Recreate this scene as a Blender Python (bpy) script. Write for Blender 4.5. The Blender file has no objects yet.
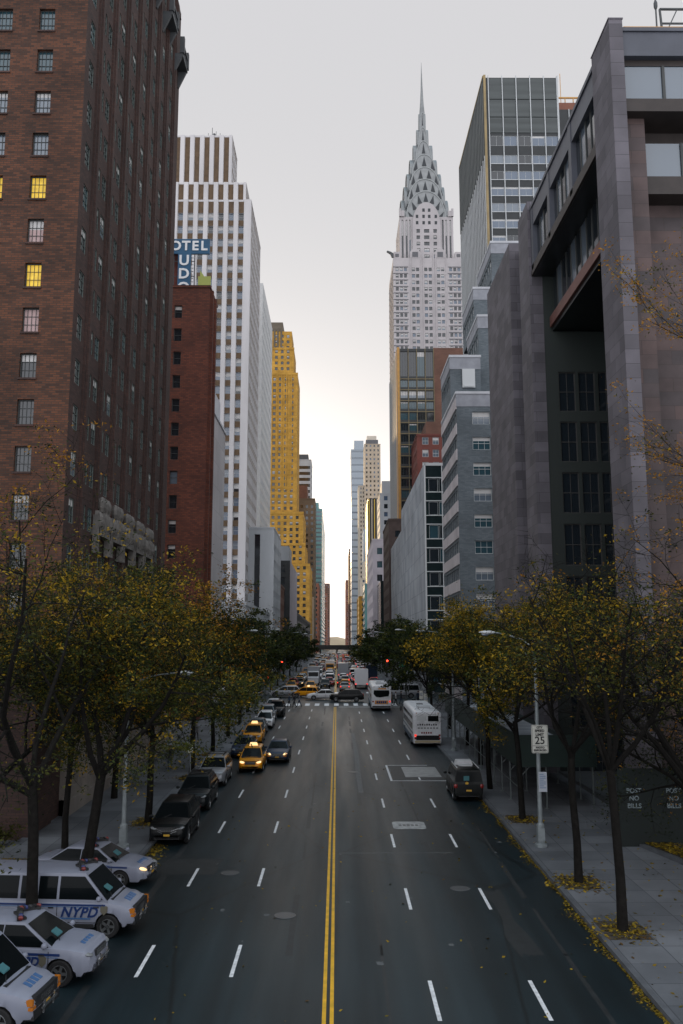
import bpy, math, random
from mathutils import Vector, Matrix, Euler
R = math.radians
PI = math.pi
rnd = random.Random(42)
scene = bpy.context.scene
COL = scene.collection

# ------------------------------------------------------------------ camera constants
CAM_Z = 10.5
PITCH = math.atan(133 / 875)
YAW = -4.5 / 875

def gz(y):
    """height of the street along its length: a gentle climb, then nearly flat"""
    if y < 125: return .02 * y
    if y < 450: return 2.5 + (y - 125) * .0055
    return 4.29

# ------------------------------------------------------------------ mesh builder
class MB:
    def __init__(s): s.v = []; s.f = []; s.m = []
    def face(s, pts, mi=0):
        n = len(s.v); s.v.extend([tuple(p) for p in pts]); s.f.append(tuple(range(n, n + len(pts)))); s.m.append(mi)
    def box(s, x0, x1, y0, y1, z0, z1, mi=0):
        n = len(s.v)
        s.v += [(x0,y0,z0),(x1,y0,z0),(x1,y1,z0),(x0,y1,z0),(x0,y0,z1),(x1,y0,z1),(x1,y1,z1),(x0,y1,z1)]
        for q in ((3,2,1,0),(4,5,6,7),(0,1,5,4),(1,2,6,5),(2,3,7,6),(3,0,4,7)):
            s.f.append(tuple(n + i for i in q)); s.m.append(mi)
    def bar(s, a, b, w, h, mi=0, up=(0,0,1)):
        a = Vector(a); b = Vector(b); d = (b - a).normalized(); up = Vector(up)
        if abs(d.dot(up)) > .98: up = Vector((0, 1, 0))
        x = d.cross(up).normalized() * w / 2; y = x.cross(d).normalized() * h / 2
        n = len(s.v)
        for p in (a, b):
            for q in (-x - y, x - y, x + y, -x + y): s.v.append(tuple(p + q))
        for q in ((0,1,2,3),(7,6,5,4),(0,4,5,1),(1,5,6,2),(2,6,7,3),(3,7,4,0)):
            s.f.append(tuple(n + i for i in q)); s.m.append(mi)
    def tube(s, pts, rad, n=6, mi=0, cap=True):
        pts = [Vector(p) for p in pts]; base = len(s.v); k = len(pts)
        ref = None
        for i, p in enumerate(pts):
            d = (pts[min(i + 1, k - 1)] - pts[max(i - 1, 0)])
            d = d.normalized() if d.length > 1e-6 else Vector((0, 0, 1))
            if ref is None:
                ref = Vector((1, 0, 0)) if abs(d.x) < .8 else Vector((0, 1, 0))
            u = (ref - d * ref.dot(d)).normalized(); ref = u
            w = d.cross(u); r = rad[i] if isinstance(rad, (list, tuple)) else rad
            for j in range(n):
                a = 2 * PI * j / n
                s.v.append(tuple(p + (u * math.cos(a) + w * math.sin(a)) * r))
        for i in range(k - 1):
            for j in range(n):
                j2 = (j + 1) % n
                s.f.append((base + i*n + j, base + i*n + j2, base + (i+1)*n + j2, base + (i+1)*n + j)); s.m.append(mi)
        if cap:
            s.f.append(tuple(base + j for j in reversed(range(n)))); s.m.append(mi)
            s.f.append(tuple(base + (k-1)*n + j for j in range(n))); s.m.append(mi)
    def lathe(s, prof, c=(0,0,0), axis='z', n=16, mi=0):
        base = len(s.v)
        for r, h in prof:
            for j in range(n):
                a = 2 * PI * j / n; x, y = r * math.cos(a), r * math.sin(a)
                p = {'z': (x, y, h), 'y': (x, h, y), 'x': (h, x, y)}[axis]
                s.v.append((p[0] + c[0], p[1] + c[1], p[2] + c[2]))
        for i in range(len(prof) - 1):
            for j in range(n):
                j2 = (j + 1) % n
                s.f.append((base + i*n + j, base + i*n + j2, base + (i+1)*n + j2, base + (i+1)*n + j)); s.m.append(mi)
    def ell(s, c, r, nu=12, nv=7, mi=0):
        base = len(s.v)
        for i in range(nv + 1):
            t = PI * i / nv
            for j in range(nu):
                a = 2 * PI * j / nu
                s.v.append((c[0] + r[0]*math.sin(t)*math.cos(a), c[1] + r[1]*math.sin(t)*math.sin(a), c[2] + r[2]*math.cos(t)))
        for i in range(nv):
            for j in range(nu):
                j2 = (j + 1) % nu
                s.f.append((base + i*nu + j, base + (i+1)*nu + j, base + (i+1)*nu + j2, base + i*nu + j2)); s.m.append(mi)
    def prism(s, poly, d0, d1, plane='xz', mi=0):
        """closed 2-D outline extruded from d0 to d1 along the missing axis"""
        def P(a, b, d): return {'xz': (a, d, b), 'yz': (d, a, b), 'xy': (a, b, d)}[plane]
        n = len(poly); base = len(s.v)
        for d in (d0, d1):
            for a, b in poly: s.v.append(P(a, b, d))
        s.f.append(tuple(base + i for i in range(n))); s.m.append(mi)
        s.f.append(tuple(base + n + i for i in reversed(range(n)))); s.m.append(mi)
        for i in range(n):
            j = (i + 1) % n
            s.f.append((base + i, base + n + i, base + n + j, base + j)); s.m.append(mi)
    def add(s, o, off=(0,0,0), remap=None):
        n = len(s.v); s.v += [(a + off[0], b + off[1], c + off[2]) for a, b, c in o.v]
        s.f += [tuple(n + i for i in q) for q in o.f]; s.m += [remap[i] if remap else i for i in o.m]
    def mesh(s, name, mats, smooth=False):
        if smooth and len(s.v) < 40000:      # weld shared corners so that curved panels shade as one surface
            d = {}; mp = []; nv = []
            for p in s.v:
                k = (round(p[0],4), round(p[1],4), round(p[2],4))
                if k not in d: d[k] = len(nv); nv.append(p)
                mp.append(d[k])
            nf = []; nm = []
            for q, m_ in zip(s.f, s.m):
                r_ = []
                for i in q:
                    if mp[i] not in r_: r_.append(mp[i])
                if len(r_) > 2: nf.append(tuple(r_)); nm.append(m_)
            s.v, s.f, s.m = nv, nf, nm
        me = bpy.data.meshes.new(name); me.from_pydata(s.v, [], s.f)
        for m in (mats if isinstance(mats, (list, tuple)) else [mats]): me.materials.append(m)
        me.polygons.foreach_set('material_index', s.m)
        if smooth: me.polygons.foreach_set('use_smooth', [True] * len(s.f))
        me.update()
        if smooth: me.set_sharp_from_angle(angle=R(38))
        return me
    def build(s, name, mats, parent=None, smooth=False, loc=(0,0,0)):
        o = bpy.data.objects.new(name, s.mesh(name, mats, smooth)); COL.objects.link(o)
        o.location = loc
        if parent: o.parent = parent
        return o

def link(name, me, parent=None, loc=(0,0,0), rz=0):
    o = bpy.data.objects.new(name, me); COL.objects.link(o); o.location = loc; o.rotation_euler = (0, 0, rz)
    if parent: o.parent = parent
    return o
def tag(o, label=None, cat=None, group=None, kind=None):
    for k, v in (('label', label), ('category', cat), ('group', group), ('kind', kind)):
        if v: o[k] = v
    return o
def empty(name, loc, label, cat, group=None, rz=0):
    o = bpy.data.objects.new(name, None); COL.objects.link(o); o.location = loc; o.rotation_euler = (0, 0, rz)
    o.empty_display_size = .2
    return tag(o, label, cat, group)
def kids(o): return [c for c in bpy.data.objects if c.parent == o]
def copy_tree(o, parent=None, km=None):
    c = o.copy(); COL.objects.link(c)
    if parent: c.parent = parent
    for ch in KIDS.get(o.name, []): copy_tree(ch, c)
    return c
KIDS = {}
def index_kids():
    KIDS.clear()
    for o in bpy.data.objects:
        if o.parent: KIDS.setdefault(o.parent.name, []).append(o)

def text_mesh(name, txt, size, mat, shear=0, bold=0, align='CENTER', depth=.004, spacing=1.0):
    cu = bpy.data.curves.new(name, 'FONT'); cu.body = txt; cu.size = size; cu.shear = shear; cu.offset = bold
    cu.align_x = align; cu.align_y = 'CENTER'; cu.extrude = depth; cu.space_character = spacing; cu.resolution_u = 3
    o = bpy.data.objects.new(name, cu); COL.objects.link(o)
    dg = bpy.context.evaluated_depsgraph_get(); dg.update()
    me = bpy.data.meshes.new_from_object(o.evaluated_get(dg)); me.name = name
    bpy.data.objects.remove(o); me.materials.clear(); me.materials.append(mat)
    return me

# ------------------------------------------------------------------ materials
def mat(name, col, rough=.6, spec=.5, metal=0, var=0, vscale=1.0, bump=0, bscale=20, emit=None, estr=0, ior=None, coat=0, streak=None, island=0, spec_map=None):
    m = bpy.data.materials.new(name); m.use_nodes = True; nt = m.node_tree; b = nt.nodes['Principled BSDF']
    col = tuple(col) + ((1,) if len(col) == 3 else ())
    b.inputs['Base Color'].default_value = col; b.inputs['Roughness'].default_value = rough
    b.inputs['Metallic'].default_value = metal; b.inputs['Specular IOR Level'].default_value = spec
    if ior: b.inputs['IOR'].default_value = ior
    if coat: b.inputs['Coat Weight'].default_value = coat; b.inputs['Coat Roughness'].default_value = .06
    if emit: b.inputs['Emission Color'].default_value = tuple(emit) + (1,); b.inputs['Emission Strength'].default_value = estr
    if var or streak or island:
        geo = nt.nodes.new('ShaderNodeNewGeometry'); mp = nt.nodes.new('ShaderNodeMapping')
        nz = nt.nodes.new('ShaderNodeTexNoise'); mr = nt.nodes.new('ShaderNodeMapRange'); mx = nt.nodes.new('ShaderNodeMix'); mx.data_type = 'RGBA'; mx.blend_type = 'MULTIPLY'
        nt.links.new(geo.outputs['Position'], mp.inputs['Vector']); mp.inputs['Scale'].default_value = streak or (1, 1, 1)
        nt.links.new(mp.outputs[0], nz.inputs['Vector']); nz.inputs['Scale'].default_value = vscale; nz.inputs['Detail'].default_value = 5
        mr.inputs['From Min'].default_value = .3; mr.inputs['From Max'].default_value = .7
        mr.inputs['To Min'].default_value = 1 - var; mr.inputs['To Max'].default_value = 1 + var
        if island:
            mr.inputs['From Min'].default_value = 0; mr.inputs['From Max'].default_value = 1
            mr.inputs['To Min'].default_value = 1 - island; mr.inputs['To Max'].default_value = 1 + island
            nt.links.new(geo.outputs['Random Per Island'], mr.inputs['Value'])
        else: nt.links.new(nz.outputs['Fac'], mr.inputs['Value'])
        mx.inputs[0].default_value = 1; mx.inputs[6].default_value = col
        nt.links.new(mr.outputs[0], mx.inputs[7]); nt.links.new(mx.outputs[2], b.inputs['Base Color'])
    if spec_map is not None: b.inputs['Specular IOR Level'].default_value = spec_map
    if bump:
        nb = nt.nodes.new('ShaderNodeTexNoise'); nb.inputs['Scale'].default_value = bscale; nb.inputs['Detail'].default_value = 3
        bp = nt.nodes.new('ShaderNodeBump'); bp.inputs['Strength'].default_value = bump; bp.inputs['Distance'].default_value = .02
        g2 = nt.nodes.new('ShaderNodeNewGeometry'); nt.links.new(g2.outputs['Position'], nb.inputs['Vector'])
        nt.links.new(nb.outputs['Fac'], bp.inputs['Height']); nt.links.new(bp.outputs[0], b.inputs['Normal'])
    return m

def brick(name, c1, c2, mortar, bw=.42, bh=.14, msize=.012, rough=.85, var=.25, vscale=.25, bump=.3, offset=.5):
    m = bpy.data.materials.new(name); m.use_nodes = True; nt = m.node_tree; b = nt.nodes['Principled BSDF']
    N, L = nt.nodes.new, nt.links.new
    geo = N('ShaderNodeNewGeometry'); sx = N('ShaderNodeSeparateXYZ'); ad = N('ShaderNodeMath'); ad.operation = 'ADD'; cx = N('ShaderNodeCombineXYZ')
    L(geo.outputs['Position'], sx.inputs[0]); L(sx.outputs[0], ad.inputs[0]); L(sx.outputs[1], ad.inputs[1]); L(ad.outputs[0], cx.inputs[0]); L(sx.outputs[2], cx.inputs[1])
    br = N('ShaderNodeTexBrick'); L(cx.outputs[0], br.inputs['Vector']); br.offset = offset
    br.inputs['Color1'].default_value = (*c1, 1); br.inputs['Color2'].default_value = (*c2, 1); br.inputs['Mortar'].default_value = (*mortar, 1)
    br.inputs['Scale'].default_value = 1; br.inputs['Brick Width'].default_value = bw; br.inputs['Row Height'].default_value = bh; br.inputs['Mortar Size'].default_value = msize
    br.inputs['Bias'].default_value = -.1
    nz = N('ShaderNodeTexNoise'); nz.inputs['Scale'].default_value = vscale; nz.inputs['Detail'].default_value = 6; L(geo.outputs['Position'], nz.inputs['Vector'])
    mr = N('ShaderNodeMapRange'); mr.inputs['From Min'].default_value = .3; mr.inputs['From Max'].default_value = .7; mr.inputs['To Min'].default_value = 1 - var; mr.inputs['To Max'].default_value = 1 + var
    L(nz.outputs['Fac'], mr.inputs['Value'])
    mx = N('ShaderNodeMix'); mx.data_type = 'RGBA'; mx.blend_type = 'MULTIPLY'; mx.inputs[0].default_value = 1
    L(br.outputs['Color'], mx.inputs[6]); L(mr.outputs[0], mx.inputs[7]); L(mx.outputs[2], b.inputs['Base Color'])
    b.inputs['Roughness'].default_value = rough
    if bump:
        bp = N('ShaderNodeBump'); bp.inputs['Strength'].default_value = bump; bp.inputs['Distance'].default_value = .02
        L(br.outputs['Fac'], bp.inputs['Height']); bp.invert = True; L(bp.outputs[0], b.inputs['Normal'])
    return m

M = {}
M['brick_tower'] = brick('brick_tower', (.120,.043,.020), (.036,.016,.010), (.040,.028,.022), bw=.40, bh=.135, msize=.018, var=.35)
M['brick_shaft'] = brick('brick_shaft', (.072,.037,.030), (.040,.022,.019), (.03,.022,.02), var=.28)
M['spandrel'] = mat('dark_spandrel', (.022,.022,.022), .7, var=.2)
M['brick_red'] = brick('brick_red', (.155,.042,.022), (.078,.022,.014), (.055,.03,.024), bw=.5, bh=.2, msize=.02, var=.25)
M['brick_redb'] = brick('brick_bright_red', (.20,.055,.042), (.16,.045,.035), (.12,.06,.05), var=.15)
M['brick_buff_sunlit'] = brick('brick_buff_sunlit', (.60,.335,.05), (.47,.25,.038), (.36,.20,.045), bw=2.2, bh=.5, msize=.05, var=.22, bump=0)  # buff brick with gold sunlight put into its colour
M['brick_brown'] = brick('brick_brown', (.17,.085,.06), (.14,.07,.05), (.1,.06,.05), bw=1.2, bh=.4, var=.2, bump=0)
M['brick_slate'] = brick('brick_slate', (.145,.17,.19), (.10,.122,.138), (.10,.115,.125), bw=.5, bh=.16, var=.2, bump=.2)
M['parapet'] = mat('parapet_stone', (.52,.53,.56), .8, var=.12, vscale=.6)
M['band_stone'] = mat('band_stone', (.30,.31,.345), .8, var=.15)
M['render_lilac'] = mat('pale_lilac_brick', (.50,.46,.47), .85, var=.14, vscale=.35)
M['granite'] = brick('granite_panels', (.140,.129,.150), (.080,.074,.086), (.042,.039,.045), bw=1.7, bh=.78, msize=.012, var=.22, vscale=.5, rough=.7, bump=.15)
M['granite_red'] = brick('granite_warm', (.105,.070,.066), (.060,.052,.056), (.05,.038,.036), bw=1.9, bh=.78, msize=.012, var=.3, vscale=.6, rough=.7, bump=.15)
M['marble'] = brick('marble_panels', (.31,.33,.355), (.24,.26,.285), (.17,.185,.2), bw=2.9, bh=3.3, msize=.05, var=.24, vscale=.18, rough=.9, bump=0)
M['concrete'] = brick('concrete_panels', (.43,.41,.42), (.37,.355,.365), (.27,.265,.27), bw=4.2, bh=3.1, msize=.03, var=.14, vscale=.12, bump=0)
M['white_brick'] = mat('white_glazed_brick', (.56,.54,.545), .6, var=.12, vscale=.3, streak=(1,1,.12))
M['rust_spandrel'] = mat('rust_spandrel', (.125,.08,.045), .8, var=.25, vscale=.8)
M['grey_stone'] = mat('grey_limestone', (.42,.44,.46), .75, var=.14, vscale=.25, streak=(1,1,.25))
M['crest_stone'] = mat('crest_stone', (.15,.14,.13), .85, var=.35, vscale=2)
M['beige_stone'] = mat('beige_limestone', (.27,.24,.215), .8, var=.22, vscale=.5, streak=(1,1,.4))
M['chrysler_wall'] = mat('pale_tower_brick', (.45,.42,.425), .8, var=.1, vscale=.15)
M['chrysler_dark'] = mat('dark_tower_brick', (.13,.13,.14), .8, var=.15)
M['steel_crown'] = mat('steel_crown', (.255,.265,.268), .45, metal=.6, var=.15, vscale=.4)
M['steel_edge'] = mat('steel_edge', (.30,.315,.315), .4, metal=.6)
M['steel_face'] = mat('stainless_cladding', (.55,.57,.58), .45, metal=.5, var=.1)
M['crown_glass'] = mat('crown_window', (.02,.025,.03), .2)
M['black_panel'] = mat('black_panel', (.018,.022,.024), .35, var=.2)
M['louver'] = mat('louver_panel', (.075,.085,.085), .6, var=.25, vscale=.5, streak=(.1,.1,2))
M['dark_green'] = mat('dark_green_glass', (.012,.022,.024), .15, var=.2)
M['mullion'] = mat('pale_mullion', (.55,.57,.58), .5)
M['bronze'] = mat('corten_bronze', (.045,.036,.033), .6, var=.2)
M['bluesteel'] = mat('weathered_blue_steel', (.085,.092,.115), .5, var=.15, vscale=.5)
M['bronze_red'] = mat('bronze_red', (.17,.075,.06), .55, var=.2)
M['steel_pier_sunlit'] = mat('steel_pier_sunlit', (.30,.22,.10), .5, var=.25, vscale=.3)  # steel corner pier; reflected gold light put into its colour
M['gold_sunlight_and_trim'] = mat('gold_sunlight_and_trim', (.50,.26,.06), .5, var=.12)  # gold sunlight put into pier colour; also plain trim and rail
M['tan'] = mat('tan_stone', (.50,.41,.31), .8, var=.12, vscale=.1)
M['cream'] = mat('cream_stone', (.62,.56,.47), .8, var=.1, vscale=.1)
M['pale_glass'] = mat('pale_glass', (.32,.37,.42), .25, spec=.8, var=.12, vscale=.05, streak=(.2,.2,1))
M['teal_glass'] = mat('teal_glass', (.07,.21,.22), .2, spec=.8, var=.2, vscale=.08, streak=(1,1,.4))
M['olive'] = mat('olive_brown_brick', (.14,.115,.085), .8, var=.2, vscale=.15)
M['slate_dark'] = mat('slate_dark', (.065,.07,.075), .6, var=.2)
M['brownstone'] = mat('dark_brownstone', (.06,.04,.035), .8, var=.25)
M['lilac'] = mat('lilac_stone', (.50,.46,.50), .8, var=.1, vscale=.3)
M['rust_brick'] = mat('rust_brick', (.24,.10,.065), .8, var=.25, vscale=.1)
M['roofing'] = mat('roof_felt', (.10,.10,.10), .9, var=.2)
M['frame_dark'] = mat('window_frame_dark', (.05,.055,.055), .5)
M['frame_white'] = mat('window_frame_white', (.58,.60,.60), .5)
M['frame_green'] = mat('window_frame_green', (.13,.16,.15), .5)
M['glass'] = mat('window_glass', (.016,.022,.028), .06, spec=.8, ior=1.6)
M['glass_blue'] = mat('window_glass_blue', (.07,.11,.17), .12, spec=.8, ior=1.7)
M['glass_sky'] = mat('window_glass_pale', (.13,.165,.205), .12, spec=.8, ior=1.7)
M['glass_teal'] = mat('window_glass_teal', (.03,.075,.095), .1, spec=.8, ior=1.6)
M['blind'] = mat('window_blind', (.60,.59,.58), .8)
M['curtain'] = mat('pink_curtain', (.50,.36,.35), .8)
M['yellow_reflection'] = mat('window_yellow_reflection', (.5,.35,.03), .4, emit=(1,.62,.06), estr=.42, var=.6, vscale=2.2)  # yellow sunset reflection put in as a glow, no lamp behind
M['lit_warm'] = mat('lit_window_warm', (.5,.4,.2), .4, emit=(1,.72,.35), estr=.5)

CAMP = Vector((0, 0, CAM_Z))
def proj(p):
    x, y, z = p[0], p[1], p[2] - CAM_Z
    zc = y * math.cos(PITCH) + z * math.sin(PITCH)
    if zc < .5: return None
    return 337 + 875 * x / zc, 512 - 875 * (z * math.cos(PITCH) - y * math.sin(PITCH)) / zc, zc

# ------------------------------------------------------------------ facades and windows
def UN(th): return (math.cos(th), math.sin(th)), (math.sin(th), -math.cos(th))
EAST, STREET_L, STREET_R, BACK = 0.0, PI / 2, -PI / 2, PI

def facade(mb, ox, oy, th, W, z0, z1, us, vs, depth=.25, mw=0, mr=None, cm=None):
    """a wall of width W from (ox, oy) with real openings where a u-interval meets a z-interval; returns the openings"""
    U, N = UN(th); mr = mw if mr is None else mr
    def P(u, d, z): return (ox + U[0]*u - N[0]*d, oy + U[1]*u - N[1]*d, z)
    us = sorted((max(0, a), min(W, b)) for a, b in us if b > 0 and a < W); vs = sorted((max(z0, a), min(z1, b)) for a, b in vs if b > z0 and a < z1)
    def segs(iv, lo, hi):
        out = []; c = lo
        for a, b in iv:
            if a > c + 1e-4: out.append((c, a, 0))
            out.append((a, b, 1)); c = b
        if hi > c + 1e-4: out.append((c, hi, 0))
        return out
    slots = []; zseg = segs(vs, z0, z1)
    for a, b, h in segs(us, 0, W):
        if not h: mb.face((P(a,0,z0), P(b,0,z0), P(b,0,z1), P(a,0,z1)), mw); continue
        for c, d, k in zseg:
            if not k: mb.face((P(a,0,c), P(b,0,c), P(b,0,d), P(a,0,d)), mw if cm is None else cm); continue
            mb.face((P(a,0,c), P(b,0,c), P(b,depth,c), P(a,depth,c)), mr); mb.face((P(a,depth,d), P(b,depth,d), P(b,0,d), P(a,0,d)), mr)
            mb.face((P(a,0,c), P(a,depth,c), P(a,depth,d), P(a,0,d)), mr); mb.face((P(b,depth,c), P(b,0,c), P(b,0,d), P(b,depth,d)), mr)
            slots.append((P(a,0,c), th, b - a, d - c, depth))
    return slots

WCACHE = {}
def win_mesh(w, h, depth, style, var):
    key = (round(w, 2), round(h, 2), round(depth, 2), style, var)
    if key in WCACHE: return WCACHE[key]
    mb = MB(); y1 = depth; y0 = depth - .03
    frame, cols, rows, fw = style
    g = {'g': 'glass', 'b': 'glass_blue', 's': 'glass_sky', 't': 'glass_teal', 'y': 'yellow_reflection', 'w': 'lit_warm', 'c': 'curtain'}
    a = g.get(var[0], 'glass'); bl = float(var[1:] or 0) / 10
    mats = [M[a], M[frame], M['blind']]
    zb = h * (1 - bl)
    if zb > 0: mb.face(((0,y0,0),(w,y0,0),(w,y0,zb),(0,y0,zb)), 0)
    if bl > 0: mb.face(((0,y0,zb),(w,y0,zb),(w,y0,h),(0,y0,h)), 2)
    if fw:
        f0, f1 = y0 - .05, y0 - .004
        mb.box(0, fw, f0, f1, 0, h, 1); mb.box(w - fw, w, f0, f1, 0, h, 1); mb.box(fw, w - fw, f0, f1, 0, fw, 1); mb.box(fw, w - fw, f0, f1, h - fw, h, 1)
        t = fw * .45
        for i in range(1, cols): mb.box(w*i/cols - t/2, w*i/cols + t/2, f0 + .01, f1, fw, h - fw, 1)
        for i in range(1, rows):
            tt = t * (1.6 if rows == 2 else 1); mb.box(fw, w - fw, f0 + .005, f1, h*i/rows - tt/2, h*i/rows + tt/2, 1)
    me = mb.mesh('window', mats); WCACHE[key] = me; me['mb'] = 1; WMB[me.name] = mb; return me
WMB = {}
NWIN = [0]
def windows(root, slots, style=('frame_dark', 1, 2, .06), vars=(('g', 5), ('g3', 1)), limit=100, pick=None, minpx=1.2, seed=1):
    rr = random.Random(seed); pool = [v for v, n in vars for _ in range(n)]; rows = []
    for p, th, w, h, d in slots:
        U, N = UN(th); c = (p[0] + U[0]*w/2, p[1] + U[1]*w/2, p[2] + h/2)
        v = (pick and pick(c)) or rr.choice(pool)
        a = proj(p); b = proj((p[0] + U[0]*w, p[1] + U[1]*w, p[2] + h)); area = 0
        if a and b and -20 < (a[0]+b[0])/2 < 703 and -20 < (a[1]+b[1])/2 < 1044: area = abs(a[0]-b[0]) * abs(a[1]-b[1])
        rows.append((area, p, th, w, h, d, v))
    rows.sort(key=lambda r: -r[0]); L = root.location; rest = MB(); rm = []
    for i, (area, p, th, w, h, d, v) in enumerate(rows):
        me = win_mesh(w, h, d, style, v)
        if i < limit and area > minpx:
            o = link('window', me, root, (p[0]-L.x, p[1]-L.y, p[2]-L.z), th); NWIN[0] += 1
        else:
            src = WMB[me.name]; mp = []
            for m in me.materials:
                if m not in rm: rm.append(m)
                mp.append(rm.index(m))
            c, s = math.cos(th), math.sin(th); n = len(rest.v)
            rest.v += [(p[0]-L.x + x*c - y*s, p[1]-L.y + x*s + y*c, p[2]-L.z + z) for x, y, z in src.v]
            rest.f += [tuple(n + k for k in q) for q in src.f]; rest.m += [mp[k] for k in src.m]
    if rest.f:
        o = rest.build('windows', rm, root); o['kind'] = 'stuff'

def grid(W, pitch, w, m0=None):
    n = max(1, int((W - .3) // pitch)) if m0 is None else int((W - m0) // pitch) + 1
    s = (W - (n - 1) * pitch) / 2 if m0 is None else m0
    w = min(w, W - .6)
    return [(s + i*pitch - w/2, s + i*pitch + w/2) for i in range(n) if s + i*pitch + w/2 < W]
def floors(z0, z1, pitch, h, sill=.9):
    out = []; z = z0
    while z + sill + h < z1 - .3: out.append((z + sill, z + sill + h)); z += pitch
    return out
def wmesh(mb, name, mats, root):
    L = root.location; return mb.build(name, mats, root, loc=(-L.x, -L.y, -L.z))
def shell(mb, x0, x1, y0, y1, z0, z1, skip=(), mi=0, roof=None):
    """plain box walls, leaving out the sides that carry a facade of their own (e, s, n, w)"""
    if 'e' not in skip: mb.face(((x0,y0,z0),(x1,y0,z0),(x1,y0,z1),(x0,y0,z1)), mi)
    if 'w' not in skip: mb.face(((x1,y1,z0),(x0,y1,z0),(x0,y1,z1),(x1,y1,z1)), mi)
    if '+' not in skip: mb.face(((x1,y0,z0),(x1,y1,z0),(x1,y1,z1),(x1,y0,z1)), mi)
    if '-' not in skip: mb.face(((x0,y1,z0),(x0,y0,z0),(x0,y0,z1),(x0,y1,z1)), mi)
    if 't' not in skip: mb.face(((x0,y0,z1),(x1,y0,z1),(x1,y1,z1),(x0,y1,z1)), mi if roof is None else roof)

def block(mb, x0, x1, y0, y1, z0, z1, e=None, s=None, side='L', depth=.25, mi=0, mr=None, cm=None, roof=None):
    """a block whose camera-facing wall (e) and street wall (s) carry openings: e and s are (u-intervals, z-intervals)"""
    out = []
    ss = '+' if side == 'L' else '-'
    shell(mb, x0, x1, y0, y1, z0, z1, [k for k, q in (('e', e), (ss, s)) if q], mi, roof)
    if e: out += facade(mb, x0, y0, EAST, x1 - x0, z0, z1, e[0], e[1], depth, mi, mr, cm)
    if s:
        if side == 'L': out += facade(mb, x1, y0, STREET_L, y1 - y0, z0, z1, s[0], s[1], depth, mi, mr, cm)
        else: out += facade(mb, x0, y1, STREET_R, y1 - y0, z0, z1, s[0], s[1], depth, mi, mr, cm)
    return out
# ================================================================== ground, road, pavements
def asphalt_mat():
    m = bpy.data.materials.new('asphalt'); m.use_nodes = True; nt = m.node_tree; b = nt.nodes['Principled BSDF']; N, L = nt.nodes.new, nt.links.new
    geo = N('ShaderNodeNewGeometry')
    def noise(scale, sc, det=5):
        mp = N('ShaderNodeMapping'); mp.inputs['Scale'].default_value = sc; L(geo.outputs['Position'], mp.inputs[0])
        n = N('ShaderNodeTexNoise'); n.inputs['Scale'].default_value = scale; n.inputs['Detail'].default_value = det; L(mp.outputs[0], n.inputs['Vector']); return n.outputs['Fac']
    def rng(v, a, c, lo, hi):
        r = N('ShaderNodeMapRange'); r.inputs[1].default_value = a; r.inputs[2].default_value = c; r.inputs[3].default_value = lo; r.inputs[4].default_value = hi; L(v, r.inputs[0]); return r.outputs[0]
    def mul(a, c):
        x = N('ShaderNodeMath'); x.operation = 'MULTIPLY'; L(a, x.inputs[0]); L(c, x.inputs[1]); return x.outputs[0]
    v = mul(mul(rng(noise(.22, (1,1,1)), .3, .7, .82, 1.2), rng(noise(.9, (1,.02,1)), .32, .68, .55, 1.45)), rng(noise(60, (1,1,1), 2), .25, .75, .8, 1.25))
    mx = N('ShaderNodeMix'); mx.data_type = 'RGBA'; mx.blend_type = 'MULTIPLY'; mx.inputs[0].default_value = 1; mx.inputs[6].default_value = (.0085,.0175,.0220,1)
    L(v, mx.inputs[7])
    # hairline cracks and seams
    vo = N('ShaderNodeTexVoronoi'); vo.feature = 'DISTANCE_TO_EDGE'; vo.inputs['Scale'].default_value = .16
    mp = N('ShaderNodeMapping'); L(geo.outputs['Position'], mp.inputs[0]); mp.inputs['Scale'].default_value = (1, .5, 1)
    ad = N('ShaderNodeMix'); ad.data_type = 'VECTOR'; nz = N('ShaderNodeTexNoise'); nz.inputs['Scale'].default_value = 1.3; L(geo.outputs['Position'], nz.inputs['Vector'])
    ad.inputs[0].default_value = .12; L(mp.outputs[0], ad.inputs[4]); L(nz.outputs['Color'], ad.inputs[5]); L(ad.outputs[1], vo.inputs['Vector'])
    cr = rng(vo.outputs[0], 0, .012, .42, 1.0)
    m2 = N('ShaderNodeMix'); m2.data_type = 'RGBA'; m2.blend_type = 'MULTIPLY'; m2.inputs[0].default_value = 1; L(mx.outputs[2], m2.inputs[6]); L(cr, m2.inputs[7]); L(m2.outputs[2], b.inputs['Base Color'])
    L(rng(noise(.5, (1,.06,1)), .3, .7, .34, .56), b.inputs['Roughness'])
    b.inputs['Specular IOR Level'].default_value = .36
    bp = N('ShaderNodeBump'); bp.inputs['Strength'].default_value = .25; bp.inputs['Distance'].default_value = .01; L(noise(90, (1,1,1), 2), bp.inputs['Height']); L(bp.outputs[0], b.inputs['Normal'])
    return m
M['asphalt'] = asphalt_mat()
M['pavement'] = brick('pavement_flags', (.135,.145,.160), (.095,.104,.118), (.06,.066,.075), bw=1.52, bh=1.52, msize=.02, var=.3, vscale=.35, bump=.1, offset=0)
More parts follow.
